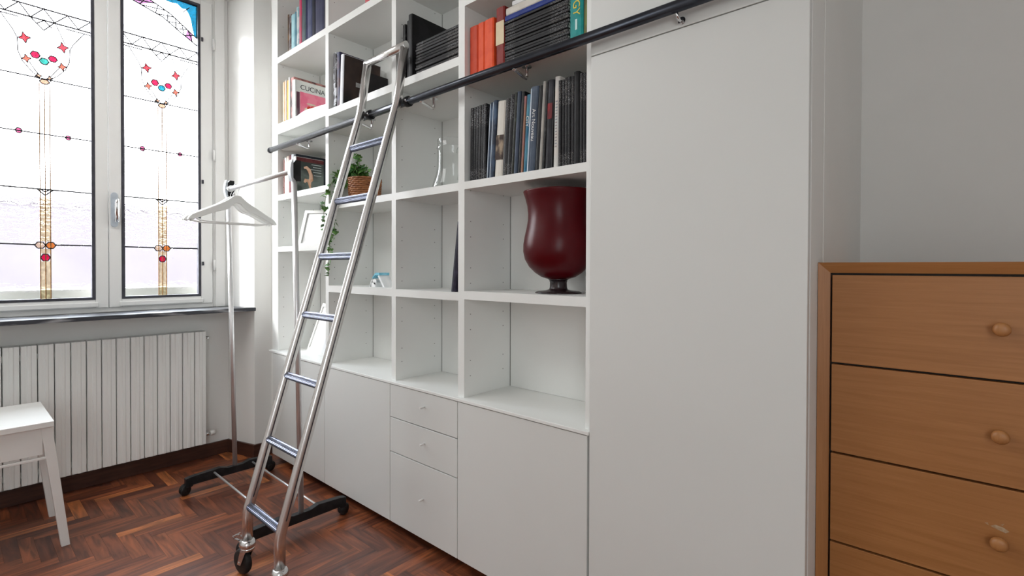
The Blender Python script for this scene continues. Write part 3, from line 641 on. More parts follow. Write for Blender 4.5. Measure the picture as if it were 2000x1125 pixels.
for x in (XL_, XR_):
    c = MB().tube([(x + 0.012, -0.078, 1.978), (x + 0.040, -0.072, 1.978)], 0.008, 14)
    c.tube([(x + 0.020, -0.055, 1.978), (x + 0.040, -0.055, 1.978)], 0.0225, 24)
    part(c, 'rail_clamp', BLKP, ld)
    part(MB().tube([(x + 0.040, -0.076, 1.976), (x + 0.048, -0.076, 1.976)], 0.006, 12), 'clamp_screw', CHROME, ld)
    # castor
    y = sy(0.262)
    cs = empty('castor', (x - ld.location.x, y - ld.location.y, 0)); cs.parent = ld
    col = MB().lathe([(0.016, 0.150), (0.024, 0.148), (0.030, 0.138), (0.031, 0.128), (0.027, 0.120), (0.018, 0.114), (0.012, 0.112)], 32, c=(x, y, 0))
    part(col, 'collar', CHROME, cs)
    ang = R(191) ; dx, dy = math.cos(ang), math.sin(ang)          # trailing direction
    wx, wy = x + dx * 0.030 - 0.004, y + dy * 0.030
    ax, ay = -math.sin(ang), math.cos(ang)
    wheel = MB(); mxw = Matrix.Translation((wx, wy, 0.0505)) @ Matrix.Rotation(math.atan2(ay, ax), 4, 'Z') @ Matrix.Rotation(R(90), 4, 'Y')
    wheel.lathe([(0.012, -0.013), (0.040, -0.013), (0.047, -0.010), (0.050, -0.004), (0.050, 0.004), (0.047, 0.010), (0.040, 0.013), (0.012, 0.013)], 36, mx=mxw)
    part(wheel, 'wheel', RUBB, cs)
    fk = MB()
    for sg in (-1, 1):
        cx_, cy_ = wx + ax * 0.017 * sg, wy + ay * 0.017 * sg
        tdx, tdy = x + ax * 0.017 * sg, y + ay * 0.017 * sg
        px, py = -ay * 0.014, ax * 0.014
        qx, qy = ax * 0.0012, ay * 0.0012
        vs_ = []
        for o_ in (-1, 1):
            vs_ += [(tdx - px * 1.3 + qx * o_, tdy - py * 1.3 + qy * o_, 0.116), (tdx + px * 1.3 + qx * o_, tdy + py * 1.3 + qy * o_, 0.116), (cx_ + px * .8 + qx * o_, cy_ + py * .8 + qy * o_, 0.042), (cx_ - px * .8 + qx * o_, cy_ - py * .8 + qy * o_, 0.042)]
        fk.add(vs_, [(0, 1, 2, 3), (4, 7, 6, 5), (0, 4, 5, 1), (1, 5, 6, 2), (2, 6, 7, 3), (3, 7, 4, 0)])
    fk.tube([(wx - ax * 0.020, wy - ay * 0.020, 0.0505), (wx + ax * 0.020, wy + ay * 0.020, 0.0505)], 0.006, 12)
    fk.tube([(x, y, 0.108), (x, y, 0.120)], 0.026, 24)
    part(fk, 'fork', CHROME, cs)
    bx, by = -0.95, -0.25
    nrm = math.hypot(bx, by); bx /= nrm; by /= nrm; sx_, sy_ = -by * 0.017, bx * 0.017
    br = MB()
    def P(t, s_, z): return (x + bx * t + sx_ * s_, y + by * t + sy_ * s_, z)
    for (t0, t1, s0, s1) in ((0.026, 0.036, -1, 1), (0.066, 0.074, -1, 1), (0.036, 0.066, -1, -0.45), (0.036, 0.066, 0.45, 1)):
        vs_ = [P(t, s_, z) for t in (t0, t1) for s_ in (s0, s1) for z in (0.131 + t0 * 0.25, 0.135 + t0 * 0.25)]
        br.add(vs_, [(0, 1, 3, 2), (4, 6, 7, 5), (0, 4, 5, 1), (2, 3, 7, 6), (0, 2, 6, 4), (1, 5, 7, 3)])
    if x < -2: part(br, 'brake_lever', CHROME, cs)

# ------------------------------------------------------------------ clothes rail
rk = tag(empty('clothes_rack', (-2.72, -0.30, 0)), 'chrome clothes rack on castors with black base bars behind the ladder', 'clothes rack')
for x, py0, ya, yb in ((-3.135, -0.292, -0.545, -0.085), (-2.300, -0.300, -0.555, -0.075)):
    bmm = MB()
    pr = [(ya, 0.044), (ya, 0.092), (ya + 0.03, 0.098), (py0 - 0.08, 0.106), (py0 - 0.04, 0.094), (py0 + 0.04, 0.094), (py0 + 0.08, 0.106), (yb - 0.03, 0.098), (yb, 0.092), (yb, 0.044), (yb - 0.03, 0.044), (yb - 0.036, 0.053), (ya + 0.036, 0.053), (ya + 0.03, 0.044)]
    bmm.prism(pr, x - 0.016, x + 0.016, 0, 'x')
    part(bmm, 'base_bar', BLKP, rk, 0.002)
    for yc_, s_ in ((ya + 0.012, -1), (yb - 0.012, 1)):
        w = MB()
        for off in (-0.011, 0.011):
            w.lathe([(0.006, -0.009), (0.024, -0.009), (0.029, -0.004), (0.029, 0.004), (0.024, 0.009), (0.006, 0.009)], 26, mx=Matrix.Translation((x + off * 1.0 - 0.010, yc_ + 0.010 * s_, 0.0292)) @ Matrix.Rotation(R(20), 4, 'Z') @ Matrix.Rotation(R(90), 4, 'Y'))
        w.tube([(x, yc_, 0.025), (x, yc_, 0.052)], 0.008, 12)
        part(w, 'castor', RUBB, rk)
    part(MB().tube([(x, py0, 0.088), (x, py0 - 0.032, 1.685)], 0.0125, 20), 'post', SATIN, rk)
for ya in (-0.405, -0.20):
    part(MB().tube([(-3.135, ya, 0.088), (-2.300, ya - 0.012, 0.088)], 0.0055, 12), 'cross_tube', SATIN, rk)
part(MB().tube([(-3.130, -0.324, 1.694), (-2.315, -0.332, 1.696)], 0.0115, 20), 'hanging_bar', SATIN, rk)
for x, yc_, sd in ((-3.135, -0.322, 1), (-2.303, -0.330, 1)):
    prf = [(yc_ + 0.025, 1.745), (yc_ + 0.025, 1.648), (yc_ + 0.004, 1.646), (yc_ - 0.016, 1.662), (yc_ - 0.027, 1.696), (yc_ - 0.018, 1.730), (yc_ + 0.002, 1.745)]
    part(MB().prism([(max(p, yc_ - 0.009), q) for p, q in prf], x - 0.014, x + 0.016, 0, 'x'), 'end_bracket', BLKP, rk)
    rim = MB(); arc = [(yc_ - 0.0092 - 0.014 * math.sin(math.pi * (k + 0.5) / 13) ** 0.6, 1.646 + 0.100 * k / 12) for k in range(13)]
    rim.prism([(yc_ - 0.0092, 1.646)] + arc + [(yc_ - 0.0092, 1.746)], x - 0.016, x + 0.013, 0, 'x')
    part(rim, 'bracket_cap', mat('pale_grey_plastic_' + str(int(-x * 10)), (0.60, 0.66, 0.72), 0.3, noise=((9, 9, 9), (0.66, 0.71, 0.76), 0.4, 0.6)), rk)
    if x < -3: part(MB().tube([(x + 0.014, yc_ - 0.002, 1.694), (x + 0.045, yc_ - 0.002, 1.694)], 0.017, 20), 'bar_socket', CHROME, rk)

# ------------------------------------------------------------------ hangers
def make_hanger():
    h = empty('coat_hanger', (0, 0, 0))
    hw = 0.236
    prof = []
    n = 26
    topz = []; botz = []
    for i in range(n + 1):
        t = i / n
        y = t * hw
        zt = -0.058 - 0.115 * (max(0, t - 0.08) / 0.92) ** 0.92 + 0.012 * math.exp(-(t / 0.16) ** 2)
        if t > 0.9: zt -= 0.012 * ((t - 0.9) / 0.1) ** 2
        th = 0.044 - 0.014 * t + 0.010 * math.exp(-((t - .22) / .14) ** 2)
        if t > 0.93: th *= max(0.35, 1 - (t - 0.93) / 0.1)
        prof.append((y, zt, zt - th))
    up_ = [(y, a) for y, a, b in prof]; dn = [(y, b) for y, a, b in prof]
    s = MB()
    full = [(-y, a) for y, a in reversed(up_)][:-1] + up_; fulld = [(-y, b) for y, b in reversed(dn)][:-1] + dn
    m = len(full); v = []
    for (y, a), (_, b) in zip(full, fulld):
        bow = -0.030 * (abs(y) / hw) ** 2
        wd_ = 0.0065 if abs(y) < 0.18 else 0.0065 + 0.004 * ((abs(y) - 0.18) / 0.06)
        v += [(bow - wd_, y, a - 0.003), (bow - wd_ * 0.5, y, a), (bow + wd_ * 0.5, y, a), (bow + wd_, y, a - 0.003), (bow + wd_, y, b + 0.003), (bow + wd_ * 0.5, y, b), (bow - wd_ * 0.5, y, b), (bow - wd_, y, b + 0.003)]
    fs_ = []
    for i in range(m - 1):
        for j in range(8): fs_.append((i * 8 + j, i * 8 + (j + 1) % 8, (i + 1) * 8 + (j + 1) % 8, (i + 1) * 8 + j))
    fs_ += [list(range(8))[::-1], [(m - 1) * 8 + j for j in range(8)]]
    s.add(v, fs_, 0, False)
    body = s.obj('hanger_body', WPLA); body.parent = h
    bar = MB().tube([(-0.021, -0.200, -0.190), (-0.004, -0.15, -0.200), (-0.004, 0.15, -0.200), (-0.021, 0.200, -0.190)], 0.0042, 12)
    b_ = bar.obj('trouser_bar', WPLA); b_.parent = h
    hk = [(0, 0.004, -0.072), (0, 0.004, -0.032), (0, 0.012, -0.012), (0, 0.0185, 0.0), (0, 0.0165, 0.010), (0, 0.009, 0.0165), (0, 0, 0.0185), (0, -0.010, 0.0160), (0, -0.0165, 0.009), (0, -0.018, 0.0)]
    k_ = MB().tube([(0, -0.004 + p[1], p[2] - 0.004) for p in hk], 0.0018, 8).obj('hook', CHROME); k_.parent = h
    return h
def dup(root):
    r = root.copy(); COL.objects.link(r)
    for c_ in list(root.children):
        q = c_.copy(); COL.objects.link(q); q.parent = r
        for g_ in list(c_.children):
            w = g_.copy(); COL.objects.link(w); w.parent = q
    return r
h0 = make_hanger()
for i, (x, rz, lab) in enumerate(((-3.100, 3, 'white coat hanger closest to the window on the chrome clothes rack'), (-3.058, -3, 'white coat hanger between the two others on the clothes rack'), (-2.998, 5, 'white coat hanger facing the ladder, frontmost on the clothes rack'))):
    h = h0 if i == 0 else dup(h0)
    h.location = (x, -0.325, 1.6935); h.rotation_euler = (0, 0, R(rz))
    tag(h, lab, 'hanger', 'white coat hangers on the clothes rack')

# ------------------------------------------------------------------ books
def text_mesh(body, size, mt, name, parent, mx, extrude=0.0003, font_sx=1.0):
    cu = bpy.data.curves.new(name, 'FONT'); cu.body = body; cu.size = size; cu.extrude = extrude; cu.align_x = 'CENTER'; cu.align_y = 'CENTER'
    to = bpy.data.objects.new(name + '_tmp', cu); COL.objects.link(to)
    dg = bpy.context.evaluated_depsgraph_get(); me_ = bpy.data.meshes.new_from_object(to.evaluated_get(dg))
    bpy.data.objects.remove(to); bpy.data.curves.remove(cu)
    for v_ in me_.vertices: v_.co.x *= font_sx
    me_.transform(mx); me_.materials.clear(); me_.materials.append(mt)
    o_ = bpy.data.objects.new(name, me_); COL.objects.link(o_); o_.parent = parent
    return o_
def book(x, y, z, t, h, d, mt, label, lean=0.0, group=None, flat=False, name='book', cat='book', hard=True, rot_z=0.0):
    """spine faces the room (-Y); local x = thickness, y = depth, z = height; flat: lying with its spine to the room"""
    if not flat:
        rot = (0, R(lean), R(rot_z)); loc = (x, y, z)
    else:
        rot = (0, R(90), 0); loc = (x, y, z + t)
    b_ = tag(empty(name, loc, rot), label, cat, group)
    c = 0.0022 if hard and t > 0.012 else 0.0010
    s = MB()
    bulge = min(0.003, t * 0.15)
    s.box(0, c, 0.001, d, 0, h); s.box(t - c, t, 0.001, d, 0, h)
    s.prism([(0, 0.001), (t * 0.15, -bulge * 0.7), (t * 0.5, -bulge), (t * 0.85, -bulge * 0.7), (t, 0.001), (t, 0.003), (0, 0.003)], 0, h)
    cv_ = s.obj('cover', mt); cv_.parent = b_
    e = 0.003 if hard else 0.0004
    pg = MB().box(c, t - c, 0.003, d - e, e, h - e).obj('pages', PAGE); pg.parent = b_
    return b_
# -- orange trio and neighbours on the shelf behind the rail
ORG = cover('orange', (0.74, 0.075, 0.018), (0.80, 0.095, 0.025)); ORG2 = cover('deep_orange', (0.55, 0.045, 0.008), (0.60, 0.055, 0.012))
SH4 = 2.0242
book(-1.494, 0.022, SH4, 0.048, 0.205, 0.20, ORG2, 'deepest orange book, against the upright on the shelf behind the dark rail')
book(-1.445, 0.021, SH4, 0.036, 0.205, 0.20, ORG, 'orange book standing between the two other orange books')
book(-1.408, 0.020, SH4, 0.052, 0.205, 0.20, ORG, 'brightest orange book, wide spine, touching the maroon spine')
b_ = book(-1.350, 0.026, SH4, 0.044, 0.235, 0.20, cover('maroon', (0.20, 0.022, 0.018), (0.25, 0.03, 0.025)), 'maroon book with a cream band, beside the orange books')
b2_ = MB().box(0.001, 0.043, -0.0038, -0.0026, 0.090, 0.180).obj('spine_label', cover('cream', (0.70, 0.58, 0.38), (0.74, 0.62, 0.42))); b2_.parent = b_
ordn = ['lowest', 'second from the bottom', 'third from the bottom', 'fourth from the bottom', 'fifth from the bottom', 'sixth from the bottom', 'seventh from the bottom', 'eighth from the bottom', 'eighth from the top', 'seventh from the top', 'sixth from the top', 'fifth from the top', 'fourth from the top', 'third from the top', 'second from the top', 'topmost']
n_ = 15; tt = 0.0113
od15 = ordn[:8] + ordn[9:]
for k in range(n_):
    jx = random.uniform(-0.004, 0.004)
    book(-1.303 + jx, 0.022 + random.uniform(0, 0.006), SH4 + k * tt, tt - 0.0006, 0.298 + random.uniform(-0.006, 0.002), 0.21, JOUR if k % 4 else JOUR2,
         'thin black journal lying %s of the pile beside the teal book' % od15[k], flat=True, group='black journals lying in a pile beside the teal book', name='journal', cat='journal', hard=False)
zt_ = SH4 + n_ * tt
bb = book(-1.302, 0.026, zt_ + 0.0002, 0.022, 0.285, 0.20, cover('royal_blue', (0.012, 0.03, 0.19), (0.016, 0.04, 0.24)), 'royal blue book lying on top of the black journal pile', flat=True)
book(-1.300, 0.030, zt_ + 0.0225, 0.030, 0.28, 0.20, cover('ivory', (0.62, 0.58, 0.52), (0.68, 0.64, 0.58)), 'ivory book lying on the royal blue book', flat=True)
book(-1.272, 0.034, zt_ + 0.0528, 0.020, 0.25, 0.19, cover('white_board', (0.72, 0.72, 0.72), (0.78, 0.78, 0.78)), 'white book lying topmost on the ivory book', flat=True)
tl = book(-0.996, 0.020, SH4, 0.054, 0.275, 0.22, cover('teal', (0.010, 0.25, 0.24), (0.014, 0.29, 0.28)), 'teal book with yellow title letters beside the wardrobe')
YEL = cover('yellow_ink', (0.70, 0.55, 0.06), (0.76, 0.6, 0.08)); INK = cover('pale_ink', (0.55, 0.75, 0.72), (0.6, 0.8, 0.77))
ry90 = Matrix.Rotation(R(90), 4, 'X') @ Matrix.Rotation(R(-90), 4, 'Z')
text_mesh('OGY', 0.040, YEL, 'title', tl, Matrix.Translation((0.027, -0.0040, 0.124)) @ ry90)
MB().box(0.023, 0.031, -0.0040, -0.0028, 0.034, 0.070).obj('spine_mark', INK).parent = tl
book(-0.940, 0.020, SH4, 0.024, 0.27, 0.22, cover('olive_brown', (0.10, 0.085, 0.02), (0.15, 0.18, 0.03), (30, 30, 12)), 'olive and brown book squeezed between teal spine and wardrobe')

# -- black magazine pile and upright black books, third column
SH3 = 2.1192
BLK = cover('black_gloss', (0.008, 0.008, 0.009), (0.014, 0.014, 0.016)); BLK2 = cover('black_worn', (0.012, 0.012, 0.013), (0.05, 0.05, 0.052), (60, 60, 60), 0.5, 0.75)
book(-1.945, 0.020, SH3, 0.022, 0.262, 0.21, BLK2, 'shorter upright black book touching the upright, ladder top in front')
book(-1.921, 0.026, SH3, 0.022, 0.275, 0.21, BLK, 'upright black book between the shorter one and the tall glossy one')
book(-1.897, 0.016, SH3, 0.030, 0.292, 0.23, BLK, 'tallest upright black book, glossy cover over the magazine pile')
od11 = ['lowest', 'second from the bottom', 'third from the bottom', 'fourth from the bottom', 'fifth from the bottom', 'middle one', 'fifth from the top', 'fourth from the top', 'third from the top', 'second from the top', 'topmost']
for k in range(11):
    book(-1.852 + random.uniform(-0.003, 0.003), 0.022 + random.uniform(0, 0.006), SH3 + 0.0002 + k * 0.0140, 0.0132, 0.298 + random.uniform(-0.004, 0.003), 0.21, JOUR2 if k % 5 else JOUR,
         'dark grey magazine, %s of the pile by the tallest upright black book' % od11[k], flat=True, group='dark magazines lying in a pile behind the ladder top', name='magazine', cat='magazine', hard=False)
# -- second column, upper shelf
SH2 = 2.1192
book(-2.576, 0.018, SH2, 0.034, 0.305, 0.21, cover('marbled', (0.05, 0.045, 0.05), (0.60, 0.62, 0.66), (22, 22, 26), 0.48, 0.58), 'marbled black and silver book spine beside the ladder top')
book(-2.539, 0.020, SH2, 0.030, 0.300, 0.20, cover('wine_navy', (0.055, 0.014, 0.022), (0.03, 0.04, 0.10), (14, 14, 12), 0.45, 0.6), 'wine red and navy book between marbled spine and white edge')
bk = book(-2.500, 0.012, SH2, 0.030, 0.272, 0.228, cover('white_spine', (0.74, 0.76, 0.80), (0.8, 0.82, 0.86)), 'large white edged book with a black cover leaning on the shelf', lean=3.5)
DKC = cover('dark_brown_print', (0.012, 0.010, 0.010), (0.075, 0.045, 0.035), (5, 5, 4), 0.40, 0.65)
MB().box(0.030, 0.0312, 0.004, 0.226, 0.002, 0.270).obj('dust_jacket', DKC).parent = bk
MB().box(0.0312, 0.0316, 0.075, 0.110, 0.118, 0.142).box(0.0312, 0.0316, 0.135, 0.175, 0.118, 0.142).obj('cover_label', cover('grey_label', (0.36, 0.35, 0.34), (0.42, 0.41, 0.40), (90, 90, 90))).parent = bk
book(-2.455, 0.120, SH2, 0.022, 0.205, 0.155, cover('near_black', (0.010, 0.009, 0.010), (0.016, 0.013, 0.014)), 'small black book tucked behind the ladder frame top')
book(-2.0185, 0.020, SH2, 0.010, 0.225, 0.19, BLK, 'very thin black book pressed against the upright behind the ladder top')
# -- first column, upper shelf with the cookery book
SH1 = 2.1572
book(-3.205, 0.022, SH1, 0.024, 0.262, 0.20, cover('sand', (0.50, 0.38, 0.24), (0.58, 0.46, 0.32)), 'sand coloured book at the window end of the cookery shelf')
book(-3.180, 0.022, SH1, 0.020, 0.262, 0.20, cover('rust', (0.42, 0.16, 0.05), (0.52, 0.24, 0.10), (14, 14, 14)), 'rust brown book next to the sand coloured one')
book(-3.159, 0.018, SH1, 0.010, 0.264, 0.20, cover('white_board'  , (0.8, 0.8, 0.8)), 'thin white book between rust and orange books')
book(-3.148, 0.022, SH1, 0.036, 0.258, 0.20, cover('tangerine', (0.66, 0.27, 0.045), (0.72, 0.33, 0.07)), 'tangerine coloured book on the cookery shelf')
book(-3.111, 0.016, SH1, 0.016, 0.268, 0.20, cover('bright_white', (0.80, 0.80, 0.80), (0.83, 0.83, 0.83)), 'bright white book beside the tangerine one')
book(-3.094, 0.022, SH1, 0.044, 0.262, 0.205, cover('brown_pink_patch', (0.055, 0.035, 0.035), (0.45, 0.20, 0.18), (9, 9, 14), 0.46, 0.56), 'brown book with pink patches beside the cookery book')
ck = book(-3.049, 0.008, SH1, 0.044, 0.232, 0.200, cover('pale_grey_board', (0.66, 0.68, 0.65), (0.72, 0.74, 0.70)), 'cookery book with a pink food cover on its right face')
PKC = cover('pink_print', (0.80, 0.17, 0.27), (0.84, 0.25, 0.34), (12, 12, 12)); DKT = cover('dark_ink', (0.05, 0.055, 0.055), (0.08, 0.085, 0.085))
MB().box(0.0443, 0.0448, 0.028, 0.199, 0.010, 0.165).obj('cover_picture', PKC).parent = ck
MB().box(0.0443, 0.0450, 0.006, 0.026, 0.010, 0.160).obj('side_strip', cover('plum', (0.10, 0.04, 0.06), (0.2, 0.16, 0.18), (30, 30, 9))).parent = ck
rxp = Matrix.Rotation(R(90), 4, 'Z') @ Matrix.Rotation(R(90), 4, 'X')
text_mesh('CUCINA', 0.042, DKT, 'title', ck, Matrix.Translation((0.0446, 0.110, 0.192)) @ rxp)
fd = MB()
for (cy_, cz_, ry_, rz_, mi_) in ((0.100, 0.062, 0.045, 0.018, 0), (0.085, 0.075, 0.013, 0.012, 1), (0.110, 0.078, 0.016, 0.014, 1), (0.100, 0.100, 0.03, 0.006, 0)):
    fd.add([(0.0450 + 0.0002 * mi_, cy_ + ry_ * math.cos(2 * math.pi * k / 16), cz_ + rz_ * math.sin(2 * math.pi * k / 16)) for k in range(16)], [list(range(16))], mi_)
fd.obj('food_print', [cover('dish_cream', (0.72, 0.58, 0.45), (0.78, 0.66, 0.52)), cover('tomato', (0.62, 0.05, 0.03), (0.68, 0.08, 0.04))]).parent = ck
op = MB()
for k in range(12):
    t0, t1 = k / 12, (k + 1) / 12
    zz = lambda t: 0.004 + 0.012 * math.sin(math.pi * t) + 0.003 * math.sin(7 * t)
    op.add([(-2.98 + 0.30 * t0, 0.006, SH1 + zz(t0)), (-2.98 + 0.30 * t1, 0.006, SH1 + zz(t1)), (-2.98 + 0.30 * t1, 0.20, SH1 + zz(t1)), (-2.98 + 0.30 * t0, 0.20, SH1 + zz(t0)),
            (-2.98 + 0.30 * t0, 0.006, SH1 + 0.0005), (-2.98 + 0.30 * t1, 0.006, SH1 + 0.0005), (-2.98 + 0.30 * t1, 0.20, SH1 + 0.0005), (-2.98 + 0.30 * t0, 0.20, SH1 + 0.0005)],
           [(0, 1, 2, 3), (4, 7, 6, 5), (0, 4, 5, 1), (1, 5, 6, 2), (2, 6, 7, 3), (3, 7, 4, 0)])
tag(op.obj('paper_sheaf', cover('paper_white', (0.82, 0.82, 0.81), (0.78, 0.78, 0.78)), origin=(-2.83, 0.1, SH1)), 'loose white papers lying flat in front of the cookery book', 'papers')
# -- top shelf, first column
SHT = 2.5772
for x, t, h_, c1, c2, nm, lab in ((-3.135, 0.016, 0.245, (0.16, 0.08, 0.03), (0.05, 0.03, 0.02), 'brown_speck', 'speckled brown thin book at the window end of the top shelf'),
        (-3.117, 0.026, 0.238, (0.30, 0.26, 0.25), (0.08, 0.05, 0.05), 'grey_speck', 'grey and black patterned book on the top shelf'),
        (-3.088, 0.048, 0.225, (0.28, 0.50, 0.55), (0.36, 0.58, 0.62), 'powder_blue', 'powder blue book on the top shelf'),
        (-3.038, 0.018, 0.230, (0.05, 0.15, 0.20), (0.08, 0.2, 0.26), 'deep_teal', 'narrow deep teal book beside the powder blue one'),
        (-3.018, 0.034, 0.250, (0.22, 0.40, 0.44), (0.55, 0.62, 0.62), 'aqua_speck', 'aqua and white patterned book on the top shelf'),
        (-2.982, 0.030, 0.320, (0.55, 0.05, 0.13), (0.40, 0.09, 0.13), 'crimson', 'tall crimson book on the top shelf'),
        (-2.950, 0.050, 0.330, (0.05, 0.08, 0.085), (0.07, 0.10, 0.11), 'slate_green', 'slate green book beside the crimson one'),
        (-2.898, 0.014, 0.330, (0.012, 0.012, 0.06), (0.018, 0.018, 0.08), 'ink_blue', 'narrow ink blue book between slate spines'),
        (-2.882, 0.058, 0.340, (0.055, 0.065, 0.13), (0.075, 0.085, 0.16), 'slate_blue', 'slate blue wide book on the top shelf'),
        (-2.822, 0.036, 0.345, (0.006, 0.008, 0.02), (0.01, 0.012, 0.026), 'midnight', 'midnight black book on the top shelf'),
        (-2.784, 0.095, 0.345, (0.035, 0.037, 0.075), (0.045, 0.047, 0.09), 'dusk_blue', 'very wide dusk blue binder at the right end of the top shelf'),
        (-2.687, 0.046, 0.34, (0.02, 0.022, 0.04), (0.03, 0.03, 0.05), 'charcoal_blue', 'charcoal blue book touching the upright on the top shelf')):
    book(x, 0.022, SHT, t, h_, 0.21, cover(nm, c1, c2, (26, 26, 16)), lab)
tin = tag(empty('storage_tin', (-2.25, 0.09, SHT)), 'red tin standing on the top shelf, cut by the top of the photo', 'tin')
MB().lathe([(0.062, 0.0), (0.066, 0.004), (0.066, 0.19), (0.064, 0.194)], 40).obj('tin_body', cover('red_tin', (0.42, 0.012, 0.025), (0.48, 0.018, 0.03))).parent = tin
MB().lathe([(0.0675, 0.180), (0.0675, 0.205), (0.060, 0.209)], 40).obj('tin_lid', cover('red_tin', (0.4, 0.01, 0.02))).parent = tin
# -- first column, shelf behind the rack bracket
SA = 1.7062
for x, t, h_, c1, c2, nm, lab in ((-3.196, 0.012, 0.225, (0.16, 0.05, 0.04), (0.2, 0.07, 0.06), 'brick', 'thin brick red book at the window end of the lower book shelf'),
        (-3.181, 0.026, 0.232, (0.76, 0.75, 0.72), (0.80, 0.79, 0.77), 'chalk', 'chalk white book beside the thin brick red one'),
        (-3.152, 0.030, 0.236, (0.68, 0.50, 0.42), (0.76, 0.62, 0.54), 'blush', 'blush coloured book behind the clothes rack bar'),
        (-3.120, 0.026, 0.240, (0.10, 0.012, 0.016), (0.13, 0.02, 0.025), 'dark_red', 'dark red book behind the clothes rack bracket'),
        (-3.092, 0.034, 0.240, (0.60, 0.64, 0.68), (0.68, 0.72, 0.76), 'ice_grey', 'ice grey book behind the clothes rack bracket'),
        (-3.055, 0.030, 0.236, (0.012, 0.016, 0.024), (0.02, 0.026, 0.034), 'blue_black', 'blue black book behind the clothes rack post')):
    book(x, 0.022, SA, t, h_, 0.20, cover(nm, c1, c2, (14, 14, 14)), lab)
pb = book(-3.022, 0.004, SA, 0.030, 0.214, 0.178, cover('white_edge', (0.78, 0.78, 0.78), (0.82, 0.82, 0.82)), 'picture book with a grey cover showing a bending figure', lean=0)
MB().box(0.0303, 0.0308, 0.004, 0.178, 0.002, 0.212).obj('dust_jacket', cover('grey_painting', (0.045, 0.055, 0.05), (0.16, 0.19, 0.17), (7, 7, 9), 0.42, 0.62)).parent = pb
MB().box(0.0308, 0.0312, 0.004, 0.178, 0.188, 0.212).obj('cover_band', cover('oxblood', (0.09, 0.02, 0.022), (0.13, 0.03, 0.03))).parent = pb
fig = MB().tube([(0.0310, 0.050, 0.150), (0.0310, 0.066, 0.156), (0.0310, 0.083, 0.140), (0.0310, 0.095, 0.112), (0.0310, 0.096, 0.085), (0.0310, 0.084, 0.070), (0.0310, 0.088, 0.040), (0.0310, 0.093, 0.018)], [0.006, 0.008, 0.012, 0.013, 0.014, 0.012, 0.007, 0.005], 10)
fig.tube([(0.0310, 0.084, 0.072), (0.0310, 0.060, 0.076), (0.0310, 0.052, 0.062)], [0.011, 0.009, 0.006], 10)
for i_, p_ in enumerate(fig.v): fig.v[i_] = (0.0312 + (p_[0] - 0.0310) * 0.08, p_[1], p_[2])
fig.obj('cover_picture', cover('figure_peach', (0.62, 0.33, 0.20), (0.72, 0.46, 0.32), (25, 25, 25))).parent = pb
ls = MB()
for z_, w_ in ((0.175, 0.06), (0.160, 0.05), (0.145, 0.065), (0.130, 0.05), (0.110, 0.045)):
    ls.box(0.0308, 0.0312, 0.158 - w_, 0.162, z_, z_ + 0.004)
ls.obj('cover_writing', cover('pale_ink2', (0.42, 0.46, 0.45), (0.5, 0.54, 0.52), (200, 200, 200))).parent = pb

# -- the long row of spines, fourth column
SR = 1.6002
rowspec = []
def add_row(x, t, h_, mt, lab, lean=0.0, nm='book', hard=True, group=None):
    return book(x, 0.018 + random.uniform(0, 0.006), SR, t, h_, 0.215, mt, lab, lean=lean, name=nm, cat='journal' if nm == 'journal' else 'book', hard=hard, group=group)
x = -1.489
place = ['first', 'second', 'third', 'fourth', 'fifth', 'sixth', 'seventh', 'eighth', 'ninth']
for k in range(6):
    t = (0.018, 0.014, 0.015, 0.014, 0.013, 0.016)[k]
    add_row(x, t - 0.0006, 0.298 + 0.0006 * k, JOUR if k != 3 else JOUR2, 'slim black journal, %s from the upright in the row above the red vase' % place[k], nm='journal', hard=False, lean=0.9, group='slim black journals at the ladder end of the long row')
    x += t
x += 0.003
L2 = 3.6
NAV = cover('navy_silver', (0.012, 0.02, 0.04), (0.05, 0.09, 0.16), (8, 8, 9)); 
q = add_row(x, 0.017, 0.300, NAV, 'navy book with a bright silver edge left of the other navy one', L2); MB().box(0.0002, 0.004, -0.0032, -0.0018, 0.004, 0.294).obj('silver_edge', cover('silver', (0.55, 0.62, 0.70), (0.40, 0.5, 0.6), (3, 3, 7))).parent = q; x += 0.019
q = add_row(x, 0.020, 0.304, NAV, 'navy book with a silver edge touching the white photo spine', L2); MB().box(0.0002, 0.0035, -0.0035, -0.0020, 0.004, 0.298).obj('silver_edge', CV['silver']).parent = q; x += 0.023
wb = add_row(x, 0.040, 0.296, cover('cream_spine', (0.66, 0.63, 0.57), (0.70, 0.67, 0.61)), 'thick cream book with a brown photograph on its spine', L2)
MB().box(0.0005, 0.0395, -0.0038, -0.0020, 0.070, 0.165).obj('spine_photograph', cover('sepia_print', (0.035, 0.016, 0.010), (0.34, 0.26, 0.18), (22, 22, 20), 0.5, 0.62)).parent = wb; x += 0.043
add_row(x, 0.020, 0.297, JOUR2, 'charcoal book against the thick cream spine', L2); x += 0.021
add_row(x, 0.020, 0.308, JOUR, 'black book with fine printing, second after the cream spine', L2); x += 0.021
add_row(x, 0.015, 0.310, cover('olive_black', (0.016, 0.017, 0.012), (0.05, 0.06, 0.04), (120, 120, 60), 0.55, 0.7), 'olive black book, third after the cream spine', L2); x += 0.016
add_row(x, 0.018, 0.310, cover('denim', (0.035, 0.055, 0.085), (0.07, 0.085, 0.14), (4, 4, 6)), 'denim blue glossy book left of the plain black one', L2); x += 0.019
add_row(x, 0.016, 0.306, BLK, 'plain black book between denim blue and brown spines', L2); x += 0.017
add_row(x, 0.010, 0.285, cover('tan_rose', (0.30, 0.15, 0.09), (0.34, 0.14, 0.14), (3, 3, 8)), 'narrow tan and rose book before the turquoise spine', L2); x += 0.011
